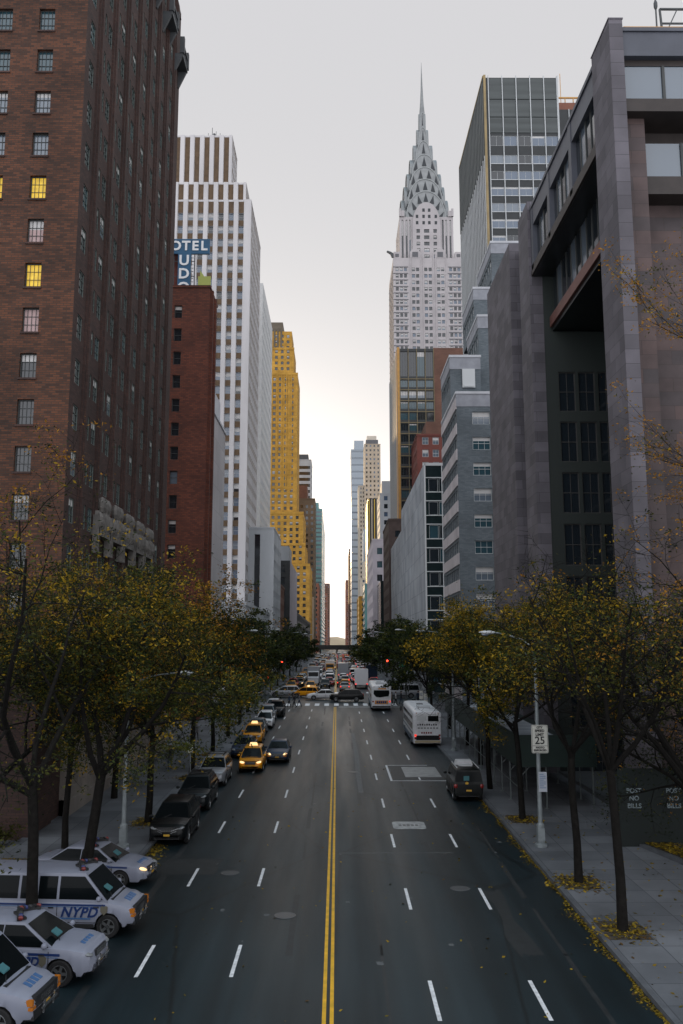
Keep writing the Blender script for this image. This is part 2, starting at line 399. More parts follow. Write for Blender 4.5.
# pavement flags lie flat: use x and y
_nt = M['pavement'].node_tree
_sx = [n for n in _nt.nodes if n.bl_idname == 'ShaderNodeSeparateXYZ'][0]; _cx = [n for n in _nt.nodes if n.bl_idname == 'ShaderNodeCombineXYZ'][0]
_nt.links.new(_sx.outputs[0], _cx.inputs[0]); _nt.links.new(_sx.outputs[1], _cx.inputs[1])
M['kerb'] = mat('kerb_granite', (.09,.098,.11), .7, var=.25, vscale=1.5)
M['paint_white'] = mat('paint_white', (.66,.68,.70), .6, var=.2, vscale=6)
M['paint_yellow'] = mat('paint_yellow', (.68,.38,.012), .6, var=.2, vscale=3)
M['soil'] = mat('soil', (.045,.038,.028), .95, var=.4, vscale=4)
M['ground'] = mat('ground', (.09,.09,.09), .9, var=.2)
M['hill'] = mat('hill', (.42,.33,.22), .95, var=.2, vscale=.01)

YS = [-30, 0, 60, 110, 125, 150, 200, 260, 320, 380, 450, 700, 1400, 4000]
def strip(name, x0, x1, y0, y1, dz, m, kind='structure', parent=None, mi=0, sub=1):
    mb = MB(); ys = sorted({y0, y1} | {y for y in YS if y0 < y < y1})
    for a, b in zip(ys, ys[1:]): mb.face(((x0,a,gz(a)+dz),(x1,a,gz(a)+dz),(x1,b,gz(b)+dz),(x0,b,gz(b)+dz)))
    o = mb.build(name, m, parent)
    if kind: o['kind'] = kind
    return o
strip('ground', -2500, 2500, -30, 4000, -.06, M['ground'])
strip('road', -8.9, 8.9, -30, 1200, 0, M['asphalt'])
mb = MB()
for x0, x1 in ((-300,-8.9),(8.9,300)): mb.face(((x0,126,2.51),(x1,126,2.51),(x1,146,2.61),(x0,146,2.61)))
o = mb.build('cross_road', M['asphalt']); o['kind'] = 'structure'
def pave(name, x0, x1, segs, h):
    mb = MB(); kb = MB()
    for y0, y1, hh in segs:
        ys = sorted({y0, y1} | {y for y in YS if y0 < y < y1})
        kx0, kx1 = (x1-.18, x1) if x0 < 0 else (x0, x0+.18)
        px0, px1 = (x0, x1-.18) if x0 < 0 else (x0+.18, x1)
        for a, b in zip(ys, ys[1:]):
            za, zb = gz(a), gz(b)
            mb.face(((px0,a,za+hh),(px1,a,za+hh),(px1,b,zb+hh),(px0,b,zb+hh)))
            kb.face(((kx0,a,za+hh+.004),(kx1,a,za+hh+.004),(kx1,b,zb+hh+.004),(kx0,b,zb+hh+.004)))
            fx = kx1 if x0 < 0 else kx0; kb.face(((fx,a,za-.05),(fx,b,zb-.05),(fx,b,zb+hh+.004),(fx,a,za+hh+.004)))
        for yy in (y0, y1): mb.face(((x0,yy,gz(yy)-.05),(x1,yy,gz(yy)-.05),(x1,yy,gz(yy)+hh),(x0,yy,gz(yy)+hh)))
    a = mb.build(name, M['pavement']); a['kind'] = 'structure'; b = kb.build('kerb', M['kerb']); b['kind'] = 'structure'
pave('pavement', -15.6, -8.9, [(-30,41.9,.03),(41.9,124,.15),(148,800,.15)], .15)
pave('pavement', 8.9, 16.2, [(-30,124,.15),(148,800,.15)], .15)
mb = MB(); mb.face(((-60,-30,gz(-30)+.02),(-15.6,-30,gz(-30)+.02),(-15.6,48.6,gz(48.6)+.02),(-60,48.6,gz(48.6)+.02))); o = mb.build('pavement', M['pavement']); o['kind'] = 'structure'

# painted markings
def fl(mb, x0, x1, y0, y1, dz=.004, mi=0): mb.face(((x0,y0,gz(y0)+dz),(x1,y0,gz(y0)+dz),(x1,y1,gz(y1)+dz),(x0,y1,gz(y1)+dz)), mi)
mb = MB()
for x0 in (-.40, -.19):
    for a, b in ((-20,60),(60,118.6),(150,330),(350,560)): fl(mb, x0, x0+.11, a, b)
o = mb.build('road_marking_yellow', M['paint_yellow']); o['kind'] = 'structure'; o.name = 'yellow_road_markings'
mb = MB()
for x in (2.78, 5.78, -3.2, -6.08):
    k = -3
    while True:
        y = 25.3 + 9.35*k + (0 if x > 0 else 3.0); k += 1
        if y > 116: break
        fl(mb, x-.06, x+.06, y, y+2.7)
    for k in range(18): fl(mb, x-.06, x+.06, 152+9.3*k, 154.8+9.3*k)
x = -8.3
while x < 8.5: fl(mb, x, x+.62, 120.4, 124.0); fl(mb, x, x+.62, 147.3, 150.6); x += 1.32
fl(mb, .2, 8.6, 118.4, 118.75)
for y0, y1, x0, x1 in ((62.3,62.45,3.75,7.9),(69.1,69.25,3.75,6.9),): fl(mb, x0, x1, y0, y1)
fl(mb, 3.7, 3.85, 62.3, 69.2)
fl(mb, -7.5, -7.3, 126, 126.1)
o = mb.build('white_road_markings', M['paint_white']); o['kind'] = 'structure'
# worn patches, sealed trench
mb = MB()
def patch(x0, x1, y0, y1, mi, dz=.003, jag=.12):
    n = 10; pts = []
    for i in range(n): pts.append((x0+(x1-x0)*i/n, y0+rnd.uniform(-jag,jag)))
    for i in range(4): pts.append((x1+rnd.uniform(-jag,jag), y0+(y1-y0)*i/4))
    for i in range(n): pts.append((x1-(x1-x0)*i/n, y1+rnd.uniform(-jag,jag)))
    for i in range(4): pts.append((x0+rnd.uniform(-jag,jag), y1-(y1-y0)*i/4))
    mb.face([(x, y, gz(y)+dz) for x, y in pts], mi)
patch(-7.7, -5.15, 39.4, 41.9, 0); patch(3.9, 7.6, 62.7, 68.9, 0); patch(.1, 5.5, 42.9, 43.0, 1, .003, .03);  patch(1.4,1.75,58,90,1,.003,.06)
patch(5.9,6.6,30,37,0,.003,.2);  patch(.1,8.7,84.2,84.35,1,.003,.04); patch(-8.7,-.5,100.1,100.3,1,.003,.05)
for k in range(26):
    x, y = rnd.uniform(-7,8), rnd.uniform(26,90); patch(x, x+rnd.uniform(.06,.22), y, y+rnd.uniform(.06,.3), 1, .0035, .03)
for x in (-7.4, -1.62, 1.35, 4.3, 7.3):
    for y in range(24, 118, 6):
        if rnd.random() < .55: patch(x+rnd.uniform(-.1,.1), x+rnd.uniform(.14,.2), y, y+rnd.uniform(3,7), 0, .0025, .02)
o = mb.build('road_patches', [mat('fresh_asphalt', (.0145,.018,.020), .55, var=.25, vscale=3), mat('crack_sealer', (.085,.095,.10), .6, var=.3, vscale=4)]); o['kind'] = 'structure'

# things let into the road
steel = mat('steel_plate', (.30,.31,.31), .5, metal=.3, var=.25, vscale=1.5)
t = empty('steel_plate', (6.2, 66, gz(66)), 'large pale steel plate laid over a trench behind the black taxi van', 'steel plate')
mb = MB(); mb.box(-1.35, 1.2, -2.2, 2.2, .004, .03); mb.v = [(a, b, c + .02*b) for a, b, c in mb.v]; mb.build('plate', steel, t)
t = empty('utility_cover', (3.85, 48.7, gz(48.7)), 'pale rounded utility cover set in the middle lane', 'cover')
mb = MB(); pts = []
for cx, cy, a0 in ((.62,.62,0),(-.62,.62,90),(-.62,-.62,180),(.62,-.62,270)):
    for i in range(5): a = R(a0+22.5*i); pts.append((cx+.25*math.cos(a), cy+.25*math.sin(a)))
mb.prism(pts, .003, .012, 'xy'); mb.v = [(a, b, c+.02*b) for a, b, c in mb.v]; mb.build('rim', mat('cover_concrete', (.33,.34,.34), .7, var=.35, vscale=3), t)
mb = MB(); 
for k in range(5): mb.box(-.55+.22*k,-.4+.22*k,-.2,.2,.012,.016)
mb.build('grating', mat('cover_iron', (.12,.12,.12), .6), t)
for (x, y), lb in zip(((5.0,37.3),(-4.6,39.6),(1.2,66),(-1.9,34.0)), ('round dark manhole cover between the two lane dashes near the kerb side', 'round manhole cover beside the dark patch near the police cars', 'small manhole cover beyond the utility cover along the yellow line', 'faint manhole cover in the empty lane beside the police van')):
    t = empty('manhole_cover', (x, y, gz(y)), lb, 'manhole cover', 'manhole covers in the road')
    mb = MB(); mb.lathe([(0,.012),(.30,.012),(.31,.008),(.36,.012),(.40,.012),(.41,.002)], n=24); mb.build('rim', mat('manhole_iron', (.085,.09,.095), .45, metal=.3) if 'mh' not in M else M['mh'], t); M['mh'] = bpy.data.materials['manhole_iron']
o = MB(); 
for i in range(7):
    a = rnd.uniform(0, 6.28)
hl = MB(); n = 14; pts = []
for i in range(n+1): pts.append((-900+1800*i/n, 34+12*math.sin(i*1.3)+8*math.sin(i*2.9)))
for i in range(n): hl.face(((pts[i][0],3400,-30),(pts[i+1][0],3400,-30),(pts[i+1][0],3600,pts[i+1][1]-2),(pts[i][0],3600,pts[i][1]-2))); hl.face(((pts[i][0],3600,pts[i][1]-2),(pts[i+1][0],3600,pts[i+1][1]-2),(pts[i+1][0],3990,-5),(pts[i][0],3990,-5)))
o = hl.build('hills', M['hill']); o['kind'] = 'structure'
# raised viaduct across the far street
t = empty('viaduct', (0, 640, gz(640)), 'dark steel viaduct crossing the far end of the street', 'bridge')
mb = MB(); mb.box(-60,60,0,14,3.0,5.4); mb.box(-60,60,-.3,0,2.8,6.2); mb.build('deck', M['slate_dark'], t)
for x in (-12, 0, 12): mb = MB(); mb.box(x-.6,x+.6,1,3,-.2,3.0); mb.build('column', M['slate_dark'], t)
# ================================================================== buildings, camera-left side (street wall faces +X)
def bempty(name, x, y, label, cat='building', group=None): return empty(name, (x, y, gz(y)), label, cat, group)

# --- brick apartment tower
t = bempty('apartment_tower', -15, 48.8, 'tall dark brown brick apartment tower with ribbed street side and small paned windows')
rows = [(23.72 + 2.762*k - .74, 23.72 + 2.762*k + .74) for k in range(-5, 17)]
mb = MB()
cols = [(22.12 - 2.6*k - .48, 22.12 - 2.6*k + .48) for k in range(8)]
se = facade(mb, -40, 48.8, EAST, 24.6, -1, 72, cols, rows, .28, 0)
mb.face(((-40,78,-1),(-40,48.8,-1),(-40,48.8,72),(-40,78,72)), 0); mb.face(((-15.4,78,-1),(-40,78,-1),(-40,78,72),(-15.4,78,72)), 0); mb.face(((-40,48.8,72),(-15.4,48.8,72),(-15.4,78,72),(-40,78,72)), 0)
for a, b in rows:      # brick sills
    for u0, u1 in cols: mb.box(-40+u0-.06, -40+u1+.06, 48.72, 48.84, a-.12, a-.01, 1)
wmesh(mb, 'wall', [M['brick_tower'], M['brick_shaft']], t)
mb = MB(); us = [(.85, 1.85)]
for k in range(8):
    c = 2.8 + 3.37*k + 1.685
    if c + 1.3 < 29: us += [(c-1.18, c-.2), (c+.2, c+1.18)]
ss = facade(mb, -15.4, 48.8, STREET_L, 29.2, -1, 72, us, rows, .12, 0, 0, 0)
wmesh(mb, 'street_wall', [M['brick_shaft'], M['spandrel']], t)
for k in range(9):
    y = 51.6 + 3.37*k; mb = MB()
    if y > 78: break
    mb.box(-15.41, -15.27, y-.42, y+.42, 13.5, 69.5); mb.box(-15.41, -15.15, y-.2, y+.2, 13.5, 70.4)
    mb.prism([(-15.41,69.5),(-14.9,69.5),(-15.1,71),(-15.41,71.2)], y-.45, y+.45, 'xz')
    wmesh(mb, 'brick_pier', M['brick_shaft'], t)
for y, z in ((66.0, 65.6), (70.9, 65.4), (76.2, 65.2)):
    mb = MB(); mb.box(-15.4, -14.5, y-1.25, y+1.25, z, z+.35)
    for q in range(7): mb.box(-14.7, -14.55, y-1.2+q*.38, y-1.05+q*.38, z+.35, z+1.15)
    mb.box(-14.75, -14.45, y-1.3, y+1.3, z+1.15, z+1.4)
    for q in (-1.15, 1.15): mb.prism([(-15.4,z),(-14.6,z),(-15.3,z-1.6),(-15.4,z-1.6)], y+q-.15, y+q+.15, 'xz'); mb.box(-14.8,-14.4,y+q-.2,y+q+.2,z+.35,z+2.0)
    wmesh(mb, 'stone_balcony', M['slate_dark'], t)
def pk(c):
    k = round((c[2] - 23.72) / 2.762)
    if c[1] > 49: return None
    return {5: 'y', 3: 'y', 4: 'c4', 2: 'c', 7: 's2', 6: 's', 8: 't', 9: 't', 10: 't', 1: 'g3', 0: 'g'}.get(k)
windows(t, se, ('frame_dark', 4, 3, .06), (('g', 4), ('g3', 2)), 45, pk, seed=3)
windows(t, ss, ('frame_green', 2, 3, .06), (('g', 5), ('g3', 2), ('s4', 1), ('t', 2)), 55, seed=4)
# ornate pale stone crest band and stone base of the street side
mb = MB(); ub = [(1.0 + 3.37*k, 2.5 + 3.37*k) for k in range(8)]
sb = facade(mb, -15.1, 50.4, STREET_L, 27.4, -1, 13.2, ub, [(2.6, 6.2), (7.4, 11.6)], .5, 0)
mb.face(((-15.4,50.4,-1),(-15.1,50.4,-1),(-15.1,50.4,13.2),(-15.4,50.4,13.2)), 0)
for k in range(9): mb.box(-15.11, -14.85, 50.45+3.37*k, 51.1+3.37*k, -1, 12.2, 0)
mb.box(-15.4, -14.75, 50.4, 77.8, 12.2, 12.65, 0); mb.box(-15.4, -14.85, 50.4, 77.8, 6.6, 6.9, 0); mb.box(-15.4,-14.8,50.4,77.8,-1,2.0,0)
wmesh(mb, 'stone_base', M['beige_stone'], t)
windows(t, sb, ('frame_dark', 2, 3, .07), (('g', 4),), 16, seed=5)
for k in range(1, 6):
    mb = MB(); y = 51.6 + 3.37*k + .9; h0 = rnd.uniform(-.2,.2)
    mb.box(-15.4, -14.9, y-1.45, y+1.45, 17.3, 17.8); mb.box(-15.4, -15.0, y-1.2, y+1.2, 17.8, 18.9)
    for q in (-1.15,-.6,0,.6,1.15): mb.ell((-14.95, y+q, 18.3+h0), (.22,.30,.75-.2*abs(q)), 8, 5)
    for q in (-.7,0,.7): mb.ell((-14.98, y+q, 19.3+h0), (.25,.42,.55), 8, 5)
    mb.box(-15.25,-14.95,y-.9,y+.9,19.3,19.7+h0*.5); mb.box(-15.3,-14.9,y-1.5,y-1.3,16.2,18.6); mb.box(-15.3,-14.9,y+1.3,y+1.5,16.2,18.6)
    wmesh(mb, 'stone_crest', M['crest_stone'], t)

# --- low brick wing in front of it
t = bempty('brick_wing', -15.2, 45.4, 'low dark red brick wing with green coping beside the pavement below the brown tower', 'building')
mb = MB(); shell(mb, -40, -15.25, 45.4, 48.72, -1, 8.9); wmesh(mb, 'wall', M['brick_red_dark'] if 'brick_red_dark' in M else M['brick_shaft'], t)
mb = MB(); mb.box(-40, -15.15, 45.3, 48.75, 8.9, 9.15); wmesh(mb, 'coping', mat('green_coping', (.05,.09,.05), .6), t)
mb = MB(); mb.box(-19.6, -17.8, 45.28, 45.42, .9, 3.4); mb.box(-19.9, -17.5, 45.2, 45.42, 3.4, 3.65); wmesh(mb, 'door', M['slate_dark'], t)

# --- red brick hotel with roof sign
t = bempty('brick_hotel', -15.6, 102, 'red brick hotel with one column of dark windows under the blue roof sign')
mb = MB(); rows = [(50.72 - 2.94*k - .8, 50.72 - 2.94*k + .8) for k in range(16)]
s1 = block(mb, -30, -15.6, 102, 108.4, 1, 53.8, ([(10.6-4.9-.47, 10.6-4.9+.47), (10.13, 11.07)], rows), ([(1.2,2.0),(3.4,4.2)], rows), 'L', .3)
mb.box(-30, -15.5, 101.9, 108.5, 53.8, 54.1, 0)
for q in range(2): mb.box(-15.6, -15.2, 102.4+q*2.6, 102.9+q*2.6, 6, 53.6, 0)
wmesh(mb, 'wall', M['brick_red'], t)
mb = MB(); shell(mb, -26, -19.5, 104.6, 108, 54, 60.2); mb.prism([(-26.2,60.2),(-19.3,60.2),(-21,61.3),(-24.5,61.3)], 104.4, 108.2); wmesh(mb, 'penthouse', M['brick_redb'], t)
mb = MB(); mb.box(-17.1, -15.55, 102.05, 102.25, 54.1, 55.3); mb.prism([(-16.9,54.1),(-15.55,54.1),(-16.9,56.2)], 102.3, 102.5); wmesh(mb, 'parapet_fin', mat('lime_copper', (.36,.40,.10), .6), t)
windows(t, s1, ('frame_dark', 1, 2, .08), (('g', 5), ('g3', 2), ('s', 1)), 40, seed=6)

sg = empty('hotel_sign', (-18.5, 103.6, 54.1), 'blue rooftop sign with white HOTEL lettering across and more letters running down', 'sign')
blue = mat('sign_blue', (.02,.095,.19), .5, var=.15); white = mat('sign_white', (.80,.82,.84), .5)
mb = MB(); mb.box(-4.0, 2.52, -.15, .15, 4.8, 6.75); mb.build('cross_panel', blue, sg)
mb = MB(); mb.box(-1.4, .2, -.15, .15, -2.5, 4.79); mb.build('tall_panel', blue, sg)
mb = MB()
for x in (-3.6, -2.0, .6): mb.bar((x,.4,-2), (x,.4,6.4), .12, .12); mb.bar((x,.4,0),(x,2.6,-.2),.1,.1)
for z in (0, 2, 4, 6): mb.bar((-3.6,.35,z),(.6,.35,z),.08,.08)
for z in range(14): mb.bar((.22,-.1,-1.6+.45*z),(.55,-.1,-1.6+.45*z),.06,.06)
mb.build('support_frame', M['slate_dark'], sg)
for ch, x, z, sz in (('H',-3.05,5.78,1.7),('O',-1.72,5.78,1.7),('T',-.42,5.78,1.7),('E',.72,5.78,1.7),('L',1.82,5.78,1.7),('U',-.62,3.85,1.85),('D',-.62,2.1,1.85),('O',-.62,.3,1.85),('R',-.62,-1.5,1.85)):
    o = link('letter', text_mesh('letter', ch, sz, white, bold=.05, depth=.03), sg, (x, -.19, z)); o.rotation_euler = (PI/2, 0, 0)

# --- blank pale annex
t = bempty('blank_annex', -15.3, 108.6, 'windowless pale concrete panelled building between the red hotel and the avenue')
mb = MB(); shell(mb, -30, -15.9, 108.6, 121.4, 1, 40.0); wmesh(mb, 'wall', M['concrete'], t)
mb = MB(); shell(mb, -29, -16.1, 108.7, 117.2, 40.0, 43.4); wmesh(mb, 'upper_storey', M['parapet'], t)
mb = MB(); mb.box(-30, -15.75, 108.62, 121.5, 40.0, 40.35); wmesh(mb, 'cornice', M['parapet'], t)

# --- white striped newspaper tower
t = bempty('striped_tower', -21, 200, 'tall setback white tower with dark vertical window stripes behind the hotel sign')
mb = MB(); sl = []
def strips(x0, x1, x_first, pitch=2.46, w=1.25):
    out = []; c = x_first
    while c - w/2 > x0 + .4:
        if c + w/2 < x1 - .2: out.append((c - w/2 - x0, c + w/2 - x0))
        c -= pitch
    return sorted(out)
fl = lambda a, b, p=3.35, h=1.95: floors(a, b, p, h, .8)
sl += block(mb, -50, -26.6, 205, 216, 115, 137.6, (strips(-50,-26.6,-28.0), fl(116,128)), (grid(11,2.46,1.2), fl(116,136)), 'L', .5, 0, 0, 1)
sl += block(mb, -50, -22.6, 202.5, 218, 112, 123.4, (strips(-50,-22.6,-23.9), fl(113,122)), (grid(15.5,2.46,1.2), fl(113,122)), 'L', .5, 0, 0, 1)
sl += block(mb, -50, -21, 200, 226, 1, 117.5, (strips(-50,-21,-23.4), fl(8,115.5)), (grid(26,2.6,1.2), fl(8,115.5)), 'L', .5, 0, 0, 1)
for x0, x1, y0, y1, z in ((-50,-26.6,205,216,137.6),(-50,-22.6,202.5,218,123.4),(-50,-21,200,226,117.5)): mb.box(x0, x1+.05, y0-.06, y1+.05, z, z+.5, 0)
wmesh(mb, 'wall', [M['white_brick'], M['rust_spandrel']], t)
mb = MB()
for y0, x1, xf, z0, z1, n in ((200,-21,-23.4,2,117.9,10),(205,-26.6,-28.0,118,138.0,8),(202.5,-22.6,-23.9,118,123.8,9)):
    for k in range(n):
        x = xf - 2.46*k
        if x < x1 - .5: mb.box(x-1.76, x-.70, y0-.5, y0+.1, z0, z1)
    mb.box(xf+.7, x1+.02, y0-.5, y0+.1, z0, z1)
wmesh(mb, 'piers', M['white_brick'], t)
mb = MB(); mb.bar((-32,207,138),(-32,207,141.5),.12,.12); mb.bar((-31,207,138),(-31,207,140.5),.1,.1); mb.bar((-33,207,139.2),(-30,207,139.2),.1,.1); mb.bar((-33,207,138),(-33,207,140),.1,.1); mb.bar((-30,207,138),(-30,207,140),.1,.1); mb.ell((-31.5,207,139.6),(.4,.1,.4),8,5)
wmesh(mb, 'roof_aerial', M['slate_dark'], t)
def pkn(c): return None
windows(t, sl, ('frame_white', 1, 2, .06), (('b', 4), ('b5', 3), ('g', 2), ('s5', 3), ('s', 1), ('g6', 1)), 100, seed=8)

# --- steel clad tower
t = bempty('steel_clad_tower', -22.5, 252, 'slim pale steel clad tower with a dense window grid between the striped and golden towers')
mb = MB(); sl = block(mb, -40, -22.5, 252, 291, 2, 119, (grid(17.5,2.2,1.2), fl(10,116,3.6,1.9)), (grid(39,2.4,1.15), fl(10,116,3.6,1.9)), 'L', .3)
wmesh(mb, 'wall', M['steel_face'], t)
windows(t, sl, ('frame_white', 1, 1, .05), (('g', 3), ('b', 2), ('s', 2)), 60, seed=9)

# --- grey mid-rise with dark strips
t = bempty('grey_midrise', -15, 207, 'grey stone mid-rise with tall dark glass strips at the foot of the striped tower')
mb = MB(); sl = block(mb, -30, -15, 207, 233, 1, 37.9, ([(7.4,8.8),(10.4,11.7),(4.3,5.7),(1.3,2.7)], [(4,36.6)]), (grid(26,4.2,2.2), floors(6,36,3.7,1.5,1)), 'L', .5)
mb.box(-30.1,-14.9,206.9,233.1,37.9,38.3,0)
wmesh(mb, 'wall', M['grey_stone'], t)
windows(t, sl[:4], ('frame_dark', 1, 9, .08), (('g', 1), ('t', 1)), 10, seed=10); windows(t, sl[4:], ('frame_dark', 2, 1, .06), (('s', 2), ('b', 1)), 60, seed=10)
t = bempty('dark_glass_block', -15, 279, 'black glass block with pale side wall in front of the golden tower base')
mb = MB(); sl = block(mb, -30, -15, 279, 329, 2, 37.2, ([(6,9.2),(10,13.4)], floors(6,36,3.8,2.3,.8)), None, 'L', .3)
mb.face(((-14.98,279,2),(-14.98,329,2),(-14.98,329,37.2),(-14.98,279,37.2)), 1)
wmesh(mb, 'wall', [M['black_panel'], M['lilac']], t)
mb = MB(); mb.box(-19,-15.6,283,300,37.2,42.3); wmesh(mb, 'rooftop_room', M['grey_stone'], t)
windows(t, sl, ('frame_dark', 2, 1, .08), (('g', 2), ('t', 1)), 30, seed=11)

M['olive_frame'] = mat('olive_frame', (.16,.11,.04), .6)
# --- golden tower, its sunlight put into the brick colour
t = bempty('golden_tower', -22, 500, 'stepped buff brick skyscraper coloured sunlit gold with small pale windows and a dark crown')
mb = MB(); sl = []
def gold(x1, y0, y1, z0, z1, w=36):
    return block(mb, x1-w, x1, y0, y1, z0, z1, (grid(w,3.5,1.7), floors(z0+.5,z1,3.55,1.9,.9)), (grid(y1-y0,3.4,1.5), floors(z0+.5,z1,3.55,1.9,.9)), 'L', .35)
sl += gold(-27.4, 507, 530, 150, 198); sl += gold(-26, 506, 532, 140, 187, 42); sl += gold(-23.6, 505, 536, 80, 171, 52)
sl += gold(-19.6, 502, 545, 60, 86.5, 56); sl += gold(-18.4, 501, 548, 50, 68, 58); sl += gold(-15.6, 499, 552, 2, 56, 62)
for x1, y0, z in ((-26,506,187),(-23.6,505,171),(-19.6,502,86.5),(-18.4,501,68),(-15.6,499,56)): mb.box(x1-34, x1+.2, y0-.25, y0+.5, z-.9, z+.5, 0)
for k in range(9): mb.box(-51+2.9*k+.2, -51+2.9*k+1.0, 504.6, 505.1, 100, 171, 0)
wmesh(mb, 'wall', M['brick_buff_sunlit'], t)
mb = MB(); mb.box(-44,-33,509,525,198,204.5)
for k in range(6): mb.box(-44.3+2*k,-43.3+2*k,506.6,507.2,186,200)
wmesh(mb, 'crown', M['olive'], t)
windows(t, sl, ('olive_frame', 1, 2, .12), (('g', 7), ('g4', 2), ('s5', 1)), 100, seed=12)

# --- far camera-left blocks
def simple(name, label, x0, x1, y0, y1, z1, m, e=(3.2,1.6), f=(3.6,1.9), side='L', vars=(('g',3),('b',1)), limit=40, style=('frame_white',1,1,0), z0=2, seed=1, roof=None, cap=None, s=True):
    t = bempty(name, x1 if side == 'L' else x0, y0, label)
    mb = MB(); ev = (grid(x1-x0, e[0], e[1]), floors(z0+6, z1, f[0], f[1], .9)) if e else None
    sv = (grid(y1-y0, e[0], e[1]), floors(z0+6, z1, f[0], f[1], .9)) if e and s else None
    sl = block(mb, x0, x1, y0, y1, z0, z1, ev, sv, side, .3)
    mb.box(x0-.15, x1+.15, y0-.15, y1+.15, z1, z1+.6, 0)
    wmesh(mb, 'wall', M[m], t)
    if cap:
        for c in cap: 
            q = MB(); q.box(*c[:6]); wmesh(q, 'rooftop_room', M[c[6]], t)
    if sl: windows(t, sl, style, vars, limit, seed=seed)
    return t
simple('olive_office_block', 'dark olive brown office block beyond the golden tower base', -32, -14.7, 572, 612, 106, 'olive', (3.4,1.6), (3.8,2.0), cap=[(-31,-20,576,600,106.6,116,'brick_brown')], seed=20)
simple('banded_grey_tower', 'grey tower with dark horizontal window bands rising behind the olive block', -33, -18.8, 622, 650, 143, 'grey_stone', (14.2,13.0), (4.4,2.3), cap=[(-32,-21,625,640,143.6,148,'slate_dark')], seed=21)
simple('teal_glass_tower', 'teal glass tower far down the shadowed side of the street', -23.5, -15.3, 880, 1100, 147, 'teal_glass', (8,7.4), (4.2,1.6), cap=[(-23.5,-18.6,881,930,147,154,'teal_glass')], vars=(('b',2),('t',3),('s',1)), seed=22)
simple('brown_far_block', 'brown stone block at the far end below the teal tower', -22, -15.0, 720, 800, 60, 'rust_brick', (3,1.5), seed=23)
simple('rust_far_tower', 'slim rust coloured tower nearest the bright end of the street', -26, -14.6, 1300, 1420, 86, 'rust_brick', (3.5,1.7), seed=24)
simple('pink_far_tower', 'faint pinkish tower at the very end of the street', -26, -14.2, 1700, 1800, 128, 'brick_brown', (3.5,1.7), seed=25)
simple('tan_far_block', 'low tan block between the golden tower base and the olive block', -30, -14.8, 556, 571, 40, 'tan', (3,1.5), seed=26)
simple('striped_tower_annex', 'low white annex on the avenue corner at the foot of the striped tower', -44, -15.2, 146, 199, 17, 'grey_stone', (3.2,1.8), (3.8,2.2), seed=27)
simple('brown_corner_block', 'brown low block beyond the grey mid-rise at street level', -34, -15.1, 234, 251, 26, 'brick_brown', (3,1.6), seed=28)
simple('low_shop_block', 'low dark shop block between the black glass block and golden tower', -30, -15.0, 330, 498, 22, 'slate_dark', (4,2.6), seed=29)

# ================================================================== camera-right side (street wall faces -X)
M['atrium_steel'] = mat('atrium_steel', (.06,.058,.055), .5, var=.2)
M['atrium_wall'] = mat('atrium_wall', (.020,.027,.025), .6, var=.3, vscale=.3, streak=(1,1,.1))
# --- granite foundation building
t = bempty('granite_office_building', 15, 43.7, 'granite office building with tall piers, hanging glass floors and a deep dark atrium')
def part(name, m, fn, **k):
    mb = MB(); fn(mb); return wmesh(mb, name, M[m], t)
part('corner_pier', 'granite', lambda b: (b.box(15,15.75,43.7,47,-1,44.75), b.box(14.96,15.79,43.66,47.03,44.75,44.82)))
part('corner_pier_return', 'granite_red', lambda b: b.box(15.75,17.0,44.6,47,-1,42.9))
part('east_wall', 'granite_red', lambda b: (b.box(17.0,40,46.2,47.2,-1,36.6),))
part('inner_pier', 'granite', lambda b: (b.box(15,16.0,64.7,68.2,-1,45.2),))
part('inner_pier_return', 'granite_red', lambda b: (b.box(16.0,22,66.2,67.9,-1,39),))
part('slab_wall', 'granite', lambda b: (b.box(15,16.4,72,83.2,-1,45.2), b.box(16.4,40,82.4,83.2,-1,45.2)))
part('slot_glass', 'dark_green', lambda b: b.box(16.6,16.8,68.2,72,-1,43))
part('roof', 'roofing', lambda b: (b.box(15.9,45,47,82.3,43.6,44.4)))
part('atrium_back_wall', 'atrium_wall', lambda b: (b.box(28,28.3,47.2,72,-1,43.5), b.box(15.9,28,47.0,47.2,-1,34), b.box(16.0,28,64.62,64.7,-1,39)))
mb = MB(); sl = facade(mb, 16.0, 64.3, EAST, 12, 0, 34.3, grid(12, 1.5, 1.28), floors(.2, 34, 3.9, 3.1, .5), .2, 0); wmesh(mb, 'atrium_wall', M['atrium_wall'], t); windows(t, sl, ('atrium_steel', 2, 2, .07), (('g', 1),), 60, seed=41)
part('atrium_floor', 'slate_dark', lambda b: b.box(15.9,28,47.2,64.6,0,1.6))
def gl(b):
    for k in range(12): b.box(22.0,22.15,48+k*1.45,48.1+k*1.45,1,36)
    for k in range(9): b.box(22.0,22.2,47.2,64.6,2+k*4,2.25+k*4)
part('atrium_mullions', 'atrium_steel', gl)
part('atrium_glass', 'glass', lambda b: b.box(22.2,22.3,47.2,64.6,1.6,36))
